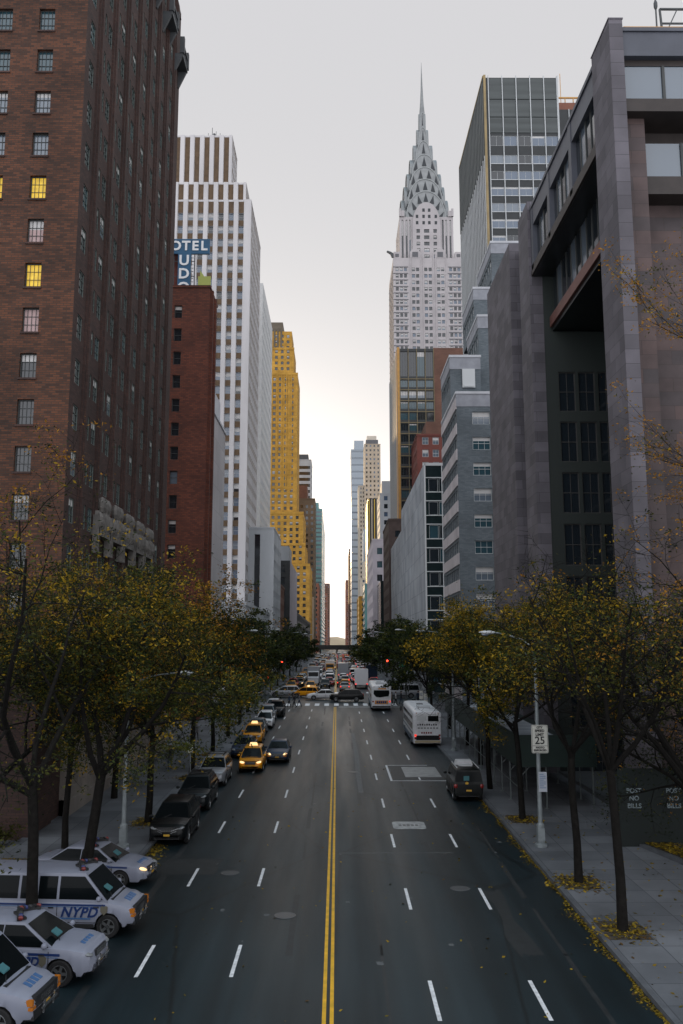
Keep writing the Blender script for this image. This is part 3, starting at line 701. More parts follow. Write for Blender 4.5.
# hanging upper glass floors, street side
part('street_fascia', 'bluesteel', lambda b: (b.box(15.25,15.6,47.07,64.65,42.9,44.35), b.box(15.15,15.62,47.07,64.65,44.35,44.62)))
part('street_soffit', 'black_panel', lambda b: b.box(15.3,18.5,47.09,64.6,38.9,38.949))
part('street_upper_ledge', 'bronze', lambda b: (b.box(15.15,18.6,47.07,64.65,38.95,39.3), b.box(15.2,15.45,47.07,64.65,39.3,39.75)))
def sc(b):
    for y in (53.0, 58.9, 64.3): b.box(15.2,15.75,y-.3,y+.3,39.0,44.35)
part('street_steel_columns', 'bluesteel', sc)
def wn(y0, y1, x, z0, z1, n, nm='street_glazing', lit=()):
    for k in range(n):
        a, bb = y0+(y1-y0)*k/n, y0+(y1-y0)*(k+1)/n
        q = MB(); q.box(x,x+.06,a+.05,bb-.05,z0,z1,0 if k not in lit else 2); q.box(x-.06,x+.08,a-.06,a+.05,z0,z1,1); 
        if k % 2: q.box(x+.07,x+.09,a+.1,bb-.35,z0,z1,2)
        L = t.location; q.build('window', [M['glass'], M['frame_dark'], M['glass_sky']], t, loc=(-L.x,-L.y,-L.z))
wn(47.1, 52.7, 15.55, 39.75, 42.9, 5, lit=(0,3)); wn(53.3, 58.6, 15.55, 39.75, 42.9, 5, lit=(1,3)); wn(59.2, 64.0, 15.55, 39.75, 42.9, 4, lit=(2,))
part('street_lower_ledge', 'bronze_red', lambda b: (b.box(16.4,16.6,47.25,64.45,34.7,35.5), b.box(16.6,19.4,47.25,64.45,34.85,35.0)))
wn(47.4, 64.3, 16.75, 35.5, 38.9, 13, lit=(1,3,6,8,11))
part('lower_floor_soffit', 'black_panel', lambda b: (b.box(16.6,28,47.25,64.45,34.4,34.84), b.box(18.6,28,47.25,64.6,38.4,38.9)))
# hanging floors, camera side
part('east_fascia', 'bluesteel', lambda b: (b.box(15.76,40,44.0,44.5,42.75,44.2), b.box(15.76,40,43.9,44.55,44.2,44.42)))
part('east_fascia_edge', 'gold_sunlight_and_trim', lambda b: b.box(15.9,40,43.95,44.5,44.42,44.5))
part('east_upper_ledge', 'bronze', lambda b: (b.box(15.76,40,43.9,46.2,39.35,39.85), b.box(15.76,40,44.05,44.3,39.85,40.2), b.box(15.76,40,44.4,46.2,42.4,42.75)))
part('east_lower_ledge', 'bronze', lambda b: (b.box(17.0,40,44.9,46.9,35.05,35.4), b.box(17.0,40,45.0,45.2,35.4,36.15)))
part('east_recess_wall', 'bronze', lambda b: (b.box(17.0,40,46.0,46.19,36.6,39.34),))
for z0, z1, y, x0, p in ((40.2,42.4,44.45,15.9,2.22),(36.2,38.25,45.25,17.05,2.18)):
    for k in range(9):
        q = MB(); a = x0+p*k; q.box(a+.08,a+p-.08,y,y+.06,z0,z1,0); q.box(a-.07,a+.08,y-.1,y+.1,z0-.3,z1,1); q.box(a+.08,a+p-.08,y+.2,y+.22,z0+ (z1-z0)*.05,z1,2)
        L = t.location; q.build('window', [M['glass_sky'] if y < 45 else M['glass_sky'], M['frame_dark'], M['curtain']], t, loc=(-L.x,-L.y,-L.z))
def ant(b):
    b.bar((18.1,44.8,44.4),(18.1,44.8,48.6),.07,.07); b.bar((18.5,45,44.4),(18.4,45,46.4),.1,.1); b.bar((18.4,45,46.4),(20,45,46.4),.1,.1); b.bar((18.4,45,45.5),(20,45,45.5),.08,.08); b.bar((18.5,45,44.5),(19.4,45,46.4),.06,.06); b.ell((18.1,44.8,46.5),(.12,.12,.3),8,5)
part('roof_antenna_frame', 'gold_sunlight_and_trim' if False else 'slate_dark', ant)

# --- stepped slate brick building
t = bempty('stepped_brick_building', 15.2, 108, 'stepped slate grey brick building with pale capped terraces next to the granite slab')
mb = MB(); sl = []
ribbon = lambda L: [(.8, L-.8)]
def step(x0, x1, y0, y1, z0, z1, ecols, pitch=3.3):
    r = [(z, z+1.65) for z in [z1 - 4.0 - pitch*k for k in range(int((z1-z0-1)/pitch))] if z > z0 + .4]
    return block(mb, x0, x1, y0, y1, z0, z1, (ecols, r), (grid(y1-y0, 1.75, 1.4), r), 'R', .25)
sl += step(15.2, 32, 108, 123.5, 0, 42.2, [(1.95,4.2),(5.8,8.0)])
sl += step(15.2, 19.3, 113.5, 123.4, 42.2, 48.9, [(2.0,3.2)])
sl += step(19.7, 32, 117, 127, 42.2, 56.0, [(2.5,4.2)])
sl += step(20.0, 33, 122, 133, 56.0, 62.2, [(2.2,4.0)])
sl += step(23.5, 36, 126, 139, 62.2, 71.3, [(2.5,4.2)])
wmesh(mb, 'wall', [M['brick_slate']], t)
mb = MB(); F = lambda x0,x1,y0,y1,z0,z1: mb.face(((x0,y1,z0),(x0,y0,z0),(x0,y0,z1),(x0,y1,z1)))
for x0,x1,y0,y1,z in ((15.2,32,108,123.5,42.2),(15.2,19.3,113.5,123.4,48.9),(19.7,32,117,127,56),(20,33,122,133,62.2),(23.5,36,126,139,71.3)):
    mb.box(x0-.14,x1+.1,y0-.14,y0+.3,z-.05,z+.28); mb.box(x0-.14,x0+.3,y0+.3,y1,z-.05,z+.28)
wmesh(mb, 'parapet', M['parapet'], t)
for x0,x1,y0,y1,z in ((15.2,32,108,123.5,42.2),(15.2,19.3,113.5,123.4,48.9),(19.7,32,117,127,56),(20,33,122,133,62.2),(23.5,36,126,139,71.3)): mb = MB(); mb.box(x0-.06,x1,y0-.06,y0+.2,z-1.7,z-.06); mb.box(x0-.06,x0+.2,y0+.2,y1,z-1.7,z-.06); wmesh(mb, 'stone_band', M['band_stone'], t)
mb = MB(); z = 2
while z < 41: mb.box(15.06,15.22,108.02,123.4,z+1.9,z+3.3); z += 3.3
for y0, y1, x, z0, z1 in ((113.6,123.3,15.2,42.3,48),(117.1,127,19.7,42.3,55)): pass
wmesh(mb, 'pale_spandrels', M['render_lilac'], t)
windows(t, sl, ('frame_white', 3, 2, .07), (('t', 2), ('t3', 2), ('s4', 2), ('g', 1)), 100, seed=14)
mb = MB(); mb.box(16.8,18.5,113.25,113.45,44.6,47.2); mb.box(17.0,18.3,113.15,113.25,44.7,44.95); wmesh(mb, 'plant_louver', M['mullion'], t)

# --- tall curtain-wall tower
t = bempty('curtain_wall_tower', 27.4, 150, 'tall glass curtain wall tower with dark louvred top above the stepped brick building')
mb = MB()
ev = [(.9+2.6*k, .9+2.6*k+2.45) for k in range(5)]
ez = [(98.4 - 3.16*k, 98.4 - 3.16*k + 1.75) for k in range(28)] + [(102.0, 104.0)]
sl = block(mb, 27.4, 41.1, 150, 182, 1, 115.8, (ev, ez), None, 'R', .15, 0)
sl2 = facade(mb, 27.4, 182, STREET_R, 32, 1, 100, [(.4+1.75*k, .4+1.75*k+1.2) for k in range(18)], [(98 - 3.16*k - 2.0, 98 - 3.16*k) for k in range(29)], .2, 1)
wmesh(mb, 'wall', [M['black_panel'], M['steel_face']], t)
mb = MB()
for k in range(5):
    for z0, z1 in ((104.6,107.6),(107.8,111.2),(111.4,115.6)): mb.box(28.35+2.6*k, 30.7+2.6*k, 149.9, 150.05, z0, z1)
mb.box(27.3,27.5,150.1,182,100.2,115.8)
for k in range(19): mb.box(27.2,27.3,150.4+1.75*k,150.5+1.75*k,100.3,115.7)
wmesh(mb, 'louver_band', M['louver'], t)
mb = MB()
for k in range(6): mb.box(28.16+2.6*k, 28.3+2.6*k, 149.72, 150.02, 10, 116.1)
mb.box(41.0,41.15,149.8,150.1,10,116)
for k in range(30): mb.box(28.3,41,149.88,150.01,98.3-3.16*k,98.42-3.16*k); 
for k in range(19): mb.box(27.22,27.41,150.15+1.75*k,150.4+1.75*k,8,100.1)
wmesh(mb, 'mullions', M['mullion'], t)
mb = MB(); mb.box(27.35,27.75,149.7,150.3,10,116.2); mb.box(27.2,27.42,150,182,115.8,116.2); wmesh(mb, 'corner_pier', M['steel_pier_sunlit'], t)
windows(t, sl, ('frame_white', 2, 1, .07), (('b', 3), ('b2', 2), ('s', 2), ('g', 1)), 60, seed=15)
windows(t, sl2, ('frame_dark', 1, 1, .05), (('g', 3), ('b', 2), ('s', 1)), 40, seed=16)
t = bempty('dark_slab_tower', 43, 158, 'dark tower with rusty red rooftop rail peeking out behind the curtain wall tower')
mb = MB(); shell(mb, 42.8, 62, 158, 180, 1, 114.6)
for k in range(8): mb.box(43.2+2.2*k, 43.35+2.2*k, 157.8, 158, 20, 114.6, 1)
wmesh(mb, 'wall', [M['black_panel'], M['mullion']], t)
mb = MB(); mb.box(43.0,60,158.2,170,114.6,116.2); wmesh(mb, 'rooftop_room', M['rust_brick'], t)
mb = MB(); mb.box(42.9,60,158,158.2,117.0,117.3); [mb.box(43.2+1.6*k,43.35+1.6*k,158,158.2,116.2,117) for k in range(9)]; mb.bar((44.3,159,116),(44.3,159,123),.1,.1); wmesh(mb, 'roof_rail', M['gold_sunlight_and_trim'], t)

# --- low marble building
t = bempty('marble_office', 15.2, 150, 'long blank marble panelled office block with a dark glass end wall')
mb = MB()
sl = block(mb, 15.4, 30, 150, 205, 1, 41.7, ([(.55,2.15),(2.35,3.7),(3.9,5.4)], [(39.2-4.1*k-2.3, 39.2-4.1*k) for k in range(9)]), None, 'R', .15, 0)
shell(mb, 15.3, 30, 205, 247, 1, 37.4, (), 1)
mb.face(((15.2,205,1),(15.2,150,1),(15.2,150,41.9),(15.2,205,41.9)), 1); mb.face(((15.2,150,1),(15.4,150,1),(15.4,150,41.9),(15.2,150,41.9)), 1)
wmesh(mb, 'wall', [M['dark_green'], M['marble']], t)
mb = MB()
for k in range(10): mb.box(15.42,30,149.9,150.02,39.3-4.1*k,39.45-4.1*k); mb.box(15.42,30,149.9,150.02,36.75-4.1*k,36.88-4.1*k)
mb.box(15.15,15.42,149.85,150,1,42.0); mb.box(15.3,30,149.85,150.2,41.5,42.0); mb.box(18.2,18.35,149.88,150,1,41.7)
wmesh(mb, 'mullions', M['mullion'], t)
windows(t, sl, ('frame_white', 1, 1, .06), (('g', 3), ('t', 2)), 30, seed=17)

M['dull_gilt'] = mat('dull_gilt', (.20,.155,.075), .5)
# --- dark window / brown brick tower
t = bempty('bronze_office_tower', 20.2, 283, 'dark glass and brown brick tower with corner pier coloured sunlit gold in front of the spired skyscraper')
mb = MB(); ev = [(.9+2.85*k, .9+2.85*k+2.6) for k in range(4)]
ez = [(98.3-3.75*k-2.55, 98.3-3.75*k) for k in range(24)]
sl = block(mb, 20.2, 32.4, 283, 325, 1, 109.2, (ev, ez+[(99.5,108.2)]), None, 'R', .35, 0)
shell(mb, 32.4, 48, 283.02, 325, 1, 109.5, ('-',), 1)
for k in range(5): mb.box(20.9+2.85*k, 21.1+2.85*k, 282.8, 283.05, 20, 109.2, 3)
for k in range(24): mb.box(20.6,32.4,282.9,283.02,98.5-3.75*k,98.75-3.75*k,3)
mb.box(20.1,20.9,282.7,283.4,1,109.6,5); mb.box(20.0,20.2,283,325,1,109.6,2); mb.box(19.9,20.2,283.6,286.6,1,109,5)  # corner pier and strip carry painted gold sunlight
for y in range(290, 325, 5): mb.box(19.92,20.02,y,y+1.2,1,109,4)
wmesh(mb, 'wall', [M['black_panel'], M['brick_brown'], M['grey_stone'], M['dull_gilt'], M['slate_dark'], M['gold_sunlight_and_trim']], t)
windows(t, sl, ('frame_dark', 3, 1, .12), (('g', 3), ('t', 2), ('t2', 1)), 60, seed=18, pick=lambda c: 's6' if 91.8 < c[2] < 93.6 and c[0] < 29 else ('t' if c[2] > 94 and c[2] < 98.5 else None))
simple('red_brick_loft', 'small bright red brick loft with white windows below the bronze office tower', 24.5, 36, 262, 282, 74, 'brick_redb', (3.2,1.9), (3.9,2.3), 'R', (('s4',2),('s',1)), 30, ('frame_white',2,2,.12), seed=30, cap=[(27.5,36,264,280,74.6,79,'brick_brown')])
simple('dark_brown_infill', 'narrow dark brown block at the far end of the marble office', 14.9, 20, 250, 280, 46, 'brownstone', (3,1.4), (3.6,1.8), 'R', seed=31)

# --- spired skyscraper
CX, CY = 43.8, 416.5
t = bempty('spired_skyscraper', CX, CY, 'pale art deco skyscraper with arched steel crown and needle spire')
mb = MB(); sl = []
ec = [(1.2,2.6),(3.2,4.6),(5.2,6.6),(9.0,10.5),(11.0,12.5),(15.0,16.5),(17.1,18.6),(21.1,22.6),(23.1,24.6),(27.0,28.4),(29.0,30.4),(31.0,32.4)]
ez = [(195.2-3.3*k-3.1, 195.2-3.3*k-1.3) for k in range(1, 52)]
x0, y0 = CX-16.8, CY-16.8
sl += block(mb, x0, x0+33.6, y0, y0+33.6, 2, 195.6, (ec, ez), (ec, ez), 'R', .3, 0)
for k in range(1, 52):
    z = 195.2-3.3*k
    for a, b in ((.05,7.3),(26.3,33.55)): mb.box(x0+a, x0+b, y0-.12, y0+.05, z-3.05, z-1.35, 1) if False else None
    mb.box(x0+.02,x0+7.2,y0-.1,y0+.02,z-1.15,z-.75,1); mb.box(x0+26.4,x0+33.58,y0-.1,y0+.02,z-1.15,z-.75,1)
    mb.box(x0-.1,x0+.02,y0+.1,y0+33,z-1.15,z-.75,1)
for u in (8.2,13.2,14.3,19.3,20.3,25.3): mb.box(x0+u, x0+u+.45, y0-.3, y0+.02, 20, 197.5, 0)
# upper shaft, with its own recessed bays
s0, s1 = CX-13.2, CX+13.2; ys = CY-13.2
ec2 = [(8.2,9.9),(11.9,14.5),(16.5,18.2)]
ez2 = [(197+3.3*k, 197+3.3*k+1.9) for k in range(9)]
sl += block(mb, s0, s1, ys+.8, CY+13.2, 195.6, 219, ([(1.0,1.9),(3.0,3.9),(4.7,5.5),(20.9,21.7),(22.5,23.4),(24.5,25.4)], [(197.2,217.5)]), ([(1.5,2.4),(3.2,4.1),(8,9.5),(11,12.5),(14,15.5),(21,22),(23.5,24.4)], ez2), 'R', .5, 0)
wmesh(mb, 'wall', [M['chrysler_wall'], M['chrysler_dark']], t)
def zarch(w, zb, za, x): return zb + (za-zb) * max(0, 1-abs(x/w)**2.1)**.5
def arch(w, zb, za, zl, n=18):
    pts = [(-w, zl)] if zl < zb else []
    pts += [(w*math.sin(PI/2*(-1+2*i/n)), zarch(w, zb, za, w*math.sin(PI/2*(-1+2*i/n)))) for i in range(n+1)]
    if zl < zb: pts.append((w, zl))
    return list(reversed(pts))
# the white arched face of the shaft
mb = MB(); sl2 = facade(mb, CX-6.9, CY-13.4, EAST, 13.8, 195.6, 214, [(u-6.3, v-6.3) for u, v in ec2], ez2[:5], .4, 0)
pr = MB(); pr.prism([(x+CX, z) for x, z in arch(6.9, 214, 226.2, 214)], CY-13.4, CY-12.3); mb.add(pr)
for x in (-4.6,-1.4,1.4,4.6): 
    for z in (214.6,217.9,221.2): mb.box(CX+x-.6,CX+x+.6,CY-13.46,CY-13.38,z,z+1.7,1) if abs(x) < 4 or z < 218 else None
mb.face(((CX-6.9,CY-13.4,195.6),(CX-6.9,CY-12,195.6),(CX-6.9,CY-12,214),(CX-6.9,CY-13.4,214)),0); mb.face(((CX+6.9,CY-12,195.6),(CX+6.9,CY-13.4,195.6),(CX+6.9,CY-13.4,214),(CX+6.9,CY-12,214)),0)
wmesh(mb, 'arched_face', [M['chrysler_wall'], M['crown_glass']], t)
windows(t, sl+sl2, ('frame_dark', 2, 1, .1), (('g', 3), ('b', 2), ('s5', 2), ('g4', 1)), 100, seed=19)
tiers = [(6.9,214,226.2,13.4),(9.8,219,233.2,11.6),(8.9,227,240.6,10.0),(7.9,235,247.8,8.5),(6.3,243.5,255.8,6.7),(4.2,252,264.2,4.8),(2.5,262,273,2.9),(1.5,272,282.0,1.7)]
for k in range(1, 8):
    w, zb, za, L = tiers[k]; mb = MB(); base = max(217, tiers[k-1][1]-2)
    a = arch(w, zb, za, base)
    p = MB(); p.prism([(x+CX, z) for x, z in a], CY-L, CY+L, 'xz'); p.prism([(y+CY, z) for y, z in a], CX-L, CX+L, 'yz'); mb.add(p)
    rim = arch(w, zb, za, zb); inn = arch(w-.38, zb, za-.45, zb)      # bright rim on each of the four arches
    n = len(rim)
    for i in range(n-1):
        q = [rim[i], rim[i+1], inn[i+1], inn[i]]
        mb.prism([(x+CX, z) for x, z in q], CY-L-.25, CY-L-.01, 'xz', 1); mb.prism([(x+CY, z) for x, z in q], CX-L-.25, CX-L-.01, 'yz', 1)
    wi, zbi, zai, _ = tiers[k-1]
    nt_ = {1:7,2:7,3:6,4:5,5:3,6:3,7:1}[k]
    for i in range(nt_):
        tt = -.82 + 1.64*i/(nt_-1) if nt_ > 1 else 0
        po = Vector((w*math.sin(tt*PI/2), zarch(w,zb,za,w*math.sin(tt*PI/2)))); pi_ = Vector((wi*math.sin(tt*PI/2)*.93, zarch(wi,zbi,zai,wi*math.sin(tt*PI/2))))
        d = (po-pi_); ln = d.length; d = d.normalized(); s_ = Vector((d.y,-d.x)); b = pi_ + d*ln*.18; tip = pi_ + d*ln*.82; hw = min(1.15, w*.2)
        tri = [b - s_*hw, b + s_*hw, tip]
        mb.prism([(v.x+CX, v.y) for v in tri], CY-L-.18, CY-L-.012, 'xz', 2); mb.prism([(v.x+CY, v.y) for v in tri], CX-L-.18, CX-L-.012, 'yz', 2)
    wmesh(mb, 'crown_tier', [M['steel_crown'], M['steel_edge'], M['crown_glass']], t)
mb = MB(); mb.tube([(CX,CY,280),(CX,CY,284),(CX,CY,289),(CX,CY,297),(CX,CY,311.5)], [1.5,1.25,.85,.5,.06], 8); wmesh(mb, 'spire', M['steel_crown'], t)
for sx in (-1, 1):
    for sy in (-1,):
        mb = MB(); x, y = CX+sx*16.6, CY+sy*16.6
        mb.prism([(0,195.8),(0,197.8),(sx*1.2,198.6),(sx*3.0,199.2),(sx*3.3,198.7),(sx*1.6,197.6),(sx*.8,195.8)], -.5, .5, 'xz'); mb.v = [(a+x, b+y, c) for a, b, c in mb.v]
        wmesh(mb, 'eagle', M['slate_dark'], t)
        mb = MB(); mb.box(x-3.4 if sx>0 else x+.1, x-.1 if sx>0 else x+3.4, y+.2, y+3, 195.6, 198.9); mb.box(x-2.6 if sx>0 else x+.9, x-.9 if sx>0 else x+2.6, y+.1, y+.2, 196.2, 197.8, 1); wmesh(mb, 'corner_turret', [M['chrysler_wall'], M['chrysler_dark']], t)
for a in (8.2, 20.3):
    mb = MB(); mb.prism([(x+CX-16.8+a+2.5, z) for x, z in arch(2.6, 197.5, 200.5, 195.6, 10)], CY-16.9, CY-16.2); mb.box(CX-16.8+a+1.1,CX-16.8+a+3.9,CY-16.98,CY-16.88,196,198.6,1); wmesh(mb, 'arched_dormer', [M['chrysler_wall'], M['chrysler_dark']], t)
for sx in (-1, 1):
    mb = MB(); a = CX+sx*12.0; mb.box(a-1.2,a+1.2,CY-13.1,CY-10.8,219,222); mb.box(CX+sx*12.9-.5,CX+sx*12.9+.5,CY-13.3,CY-12.5,219,223.0); wmesh(mb, 'shoulder', [M['chrysler_wall']], t)

# --- far camera-right blocks
simple('lilac_office', 'pale lilac office with paired square windows behind the marble block', 15.0, 24, 365, 436, 54, 'lilac', (3.3,2.2), (5.6,2.7), 'R', (('g',2),('t',1)), 40, ('frame_white',1,1,0), seed=40)
simple('green_glass_block', 'low black green glass block in front of the lilac office', 16.6, 24, 333, 362, 34, 'dark_green', None, side='R', seed=41)
simple('grey_setback_tower', 'grey setback tower squeezed beside the sunlit gold pier', 21, 27, 425, 450, 84, 'grey_stone', (3,1.8), (4,2.2), 'R', seed=42, cap=[(22.2,27,427,446,84.6,91,'grey_stone')])
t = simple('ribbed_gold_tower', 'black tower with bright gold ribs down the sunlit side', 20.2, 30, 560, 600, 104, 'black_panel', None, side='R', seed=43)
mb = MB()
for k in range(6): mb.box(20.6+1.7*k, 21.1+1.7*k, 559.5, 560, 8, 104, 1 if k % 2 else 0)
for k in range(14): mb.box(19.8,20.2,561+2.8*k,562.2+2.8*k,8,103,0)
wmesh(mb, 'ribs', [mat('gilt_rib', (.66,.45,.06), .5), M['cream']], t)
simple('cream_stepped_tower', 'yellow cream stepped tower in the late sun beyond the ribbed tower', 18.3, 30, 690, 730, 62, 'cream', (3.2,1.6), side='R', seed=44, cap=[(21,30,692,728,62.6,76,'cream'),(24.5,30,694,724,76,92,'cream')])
simple('gilt_low_block', 'golden low block with a dark red awning in the far traffic', 15.4, 24, 620, 680, 44, 'brick_buff_sunlit', (3,1.5), side='R', seed=45)
simple('teal_low_block', 'teal glass low block between golden fronts at the far end', 16.4, 26, 520, 556, 46, 'teal_glass', (5,4), (4,2), 'R', seed=46)
simple('beige_crown_tower', 'beige stone tower with black topped crown above the far street', 25.5, 40.5, 800, 830, 196, 'tan', (3.6,1.5), (4.2,2.0), 'R', seed=47, cap=[(27,38.5,802,826,196.6,201,'chrysler_dark'),(28,37,803,825,201,205,'cream')])
simple('pale_glass_tower', 'pale blue glass skyscraper fading into the bright sky', 16.4, 31, 1000, 1050, 236, 'pale_glass', (14.6,13.8), (8,2), 'R', (('s',3),('b',1)), 40, seed=48, cap=[(20,31,1004,1040,236.6,248,'pale_glass')])
simple('ivory_slim_tower', 'slim ivory tower in front of the pale glass skyscraper', 20.3, 27.5, 820, 850, 160, 'cream', (2.4,1.1), (4,2), 'R', seed=49)
simple('brown_far_tower', 'thin brown tower left bare against the end of the street', 12.6, 20, 1000, 1080, 100, 'tan', (3,1.4), side='R', seed=50) if False else None
simple('rust_slab_tower', 'thin brown slab tower where the street meets the sky', 15.2, 22, 1080, 1200, 128, 'brick_brown', (3,1.4), side='R', seed=51)
simple('russet_end_block', 'russet end block lowest beside the bright gap', 15.0, 26, 1500, 1600, 120, 'rust_brick', (3,1.4), side='R', seed=52)
simple('grey_blue_far_block', 'grey blue far block under the beige crown tower', 22.5, 34, 740, 780, 108, 'pale_glass', (3,1.6), side='R', seed=53)
simple('avenue_corner_block', 'plain grey block across the avenue behind the curtain wall tower base', 15.6, 40, 124.5, 126, 30, 'brick_slate', None, side='R', seed=54) if False else None
# ================================================================== vehicles (local +x is forward)
def paint(n, c, rough=.35, metal=0, coat=.12, var=0): return mat(n, c, rough, spec=.25, metal=metal, coat=coat, var=var, vscale=3)
V = dict(black=paint('car_black', (.004,.005,.0055)), blackb=paint('car_graphite', (.012,.015,.017), metal=.2), silver=paint('car_silver', (.30,.315,.34), metal=.4), grey=paint('car_grey', (.16,.17,.18), metal=.3), white=paint('car_white', (.66,.67,.69)),
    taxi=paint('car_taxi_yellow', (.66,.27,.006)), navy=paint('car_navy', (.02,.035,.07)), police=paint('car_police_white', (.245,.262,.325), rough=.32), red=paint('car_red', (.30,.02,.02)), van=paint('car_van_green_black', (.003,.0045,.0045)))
M['cglass'] = mat('car_glass', (.005,.007,.008), .12, spec=.2, ior=1.35)
M['tyre'] = mat('tyre_rubber', (.012,.012,.013), .85); M['rim'] = mat('wheel_rim', (.22,.23,.235), .35, metal=.7); M['under'] = mat('underbody', (.008,.008,.009), .9); M['trim'] = mat('black_trim', (.02,.021,.023), .5)
M['chrome'] = mat('chrome', (.55,.56,.57), .2, metal=.9); M['lamp_clear'] = mat('lamp_clear', (.20,.21,.22), .15, spec=.6); M['lamp_on'] = mat('lamp_on', (.9,.8,.6), .2, emit=(1,.62,.24), estr=1.3)
M['tail_off'] = mat('tail_lens', (.22,.012,.01), .2, spec=.7); M['tail_on'] = mat('tail_lit', (.5,.02,.01), .3, emit=(1,.055,.03), estr=1.3); M['amber'] = mat('amber_lens', (.40,.13,.015), .25, emit=(1,.35,.02), estr=.03)
M['plate'] = mat('licence_plate', (.62,.36,.04), .5); M['police_blue'] = mat('police_blue', (.010,.032,.13), .4); M['police_light'] = mat('police_light_blue', (.05,.13,.29), .4); M['dash_teal'] = mat('dash_paper', (.05,.17,.19), .6)
M['beacon_red'] = mat('beacon_red', (.16,.02,.02), .2); M['beacon_blue'] = mat('beacon_blue', (.02,.03,.12), .2)

def lerp_tab(tab, x):
    if x <= tab[0][0]: return tab[0][1]
    for (a, va), (b, vb) in zip(tab, tab[1:]):
        if x <= b:
            t = (x - a) / (b - a); t = t*t*(3-2*t) if abs(va-vb) > 1e-6 else t
            return va + (vb-va)*t
    return tab[-1][1]

SP = {}
SP['sedan'] = dict(L=4.95, top=[(-2.48,.66),(-2.42,.92),(-2.0,1.03),(-1.2,1.0),(.9,.96),(1.3,.97),(2.05,.86),(2.36,.74),(2.475,.5)], wid=[(-2.48,.70),(-2.3,.84),(-1.5,.91),(1.5,.91),(2.15,.86),(2.4,.72),(2.475,.58)],
    zb=.24, wx=(1.45,-1.42), R=.335, cab=dict(ws=1.28, rf=.35, rr=-.95, rb=-1.85, wb=.83, wr=.60, zb=.95, zr=1.46), pil=(-.32,), rearq=-1.3, hz=.70, tz=.86)
SP['suv'] = dict(L=4.9, top=[(-2.45,.70),(-2.4,1.04),(-2.2,1.1),(.9,1.08),(1.2,1.12),(1.75,1.09),(2.2,1.02),(2.38,.90),(2.45,.60)], wid=[(-2.45,.78),(-2.25,.90),(-1.5,.955),(1.3,.955),(1.85,.945),(2.2,.885),(2.38,.75),(2.45,.60)],
    zb=.30, wx=(1.54,-1.36), R=.38, cab=dict(ws=1.38, rf=.30, rr=-1.75, rb=-2.34, wb=.89, wr=.64, zb=1.06, zr=1.70), pil=(-.30,-1.35), rearq=-2.0, hz=.86, tz=1.02)
SP['hatch'] = dict(L=4.5, top=[(-2.25,.66),(-2.2,.98),(-2.0,1.05),(.95,1.0),(1.35,.99),(1.8,.88),(2.1,.72),(2.25,.46)], wid=[(-2.25,.74),(-2.08,.84),(-1.4,.90),(1.4,.90),(1.95,.86),(2.16,.74),(2.25,.6)],
    zb=.25, wx=(1.34,-1.32), R=.335, cab=dict(ws=1.42, rf=.42, rr=-1.6, rb=-2.16, wb=.82, wr=.61, zb=.99, zr=1.58), pil=(-.22,-1.2), rearq=-1.8, hz=.72, tz=.95)
SP['van'] = dict(L=5.75, top=[(-2.88,.75),(-2.84,1.18),(-2.7,1.24),(1.3,1.2),(1.75,1.24),(2.35,1.12),(2.72,1.0),(2.84,.86),(2.875,.62)], wid=[(-2.88,.92),(-2.75,.985),(-1.5,1.0),(1.7,1.0),(2.4,.96),(2.72,.88),(2.875,.80)],
    zb=.36, wx=(1.98,-1.55), R=.385, cab=dict(ws=1.98, rf=1.12, rr=-2.72, rb=-2.84, wb=.96, wr=.80, zb=1.2, zr=2.06), pil=(.22,-.52,-1.15), rearq=-2.5, hz=.86, tz=1.1)
SP['cab'] = dict(L=4.5, top=[(-2.25,.7),(-2.22,1.08),(-2.1,1.14),(1.1,1.08),(1.4,1.1),(1.95,.98),(2.18,.84),(2.25,.56)], wid=[(-2.25,.84),(-2.1,.885),(-1.4,.90),(1.4,.90),(1.95,.87),(2.16,.78),(2.25,.66)],
    zb=.28, wx=(1.42,-1.45), R=.33, cab=dict(ws=1.6, rf=.75, rr=-2.1, rb=-2.23, wb=.86, wr=.72, zb=1.09, zr=1.86), pil=(.05,-1.15), rearq=-2.0, hz=.8, tz=1.0)

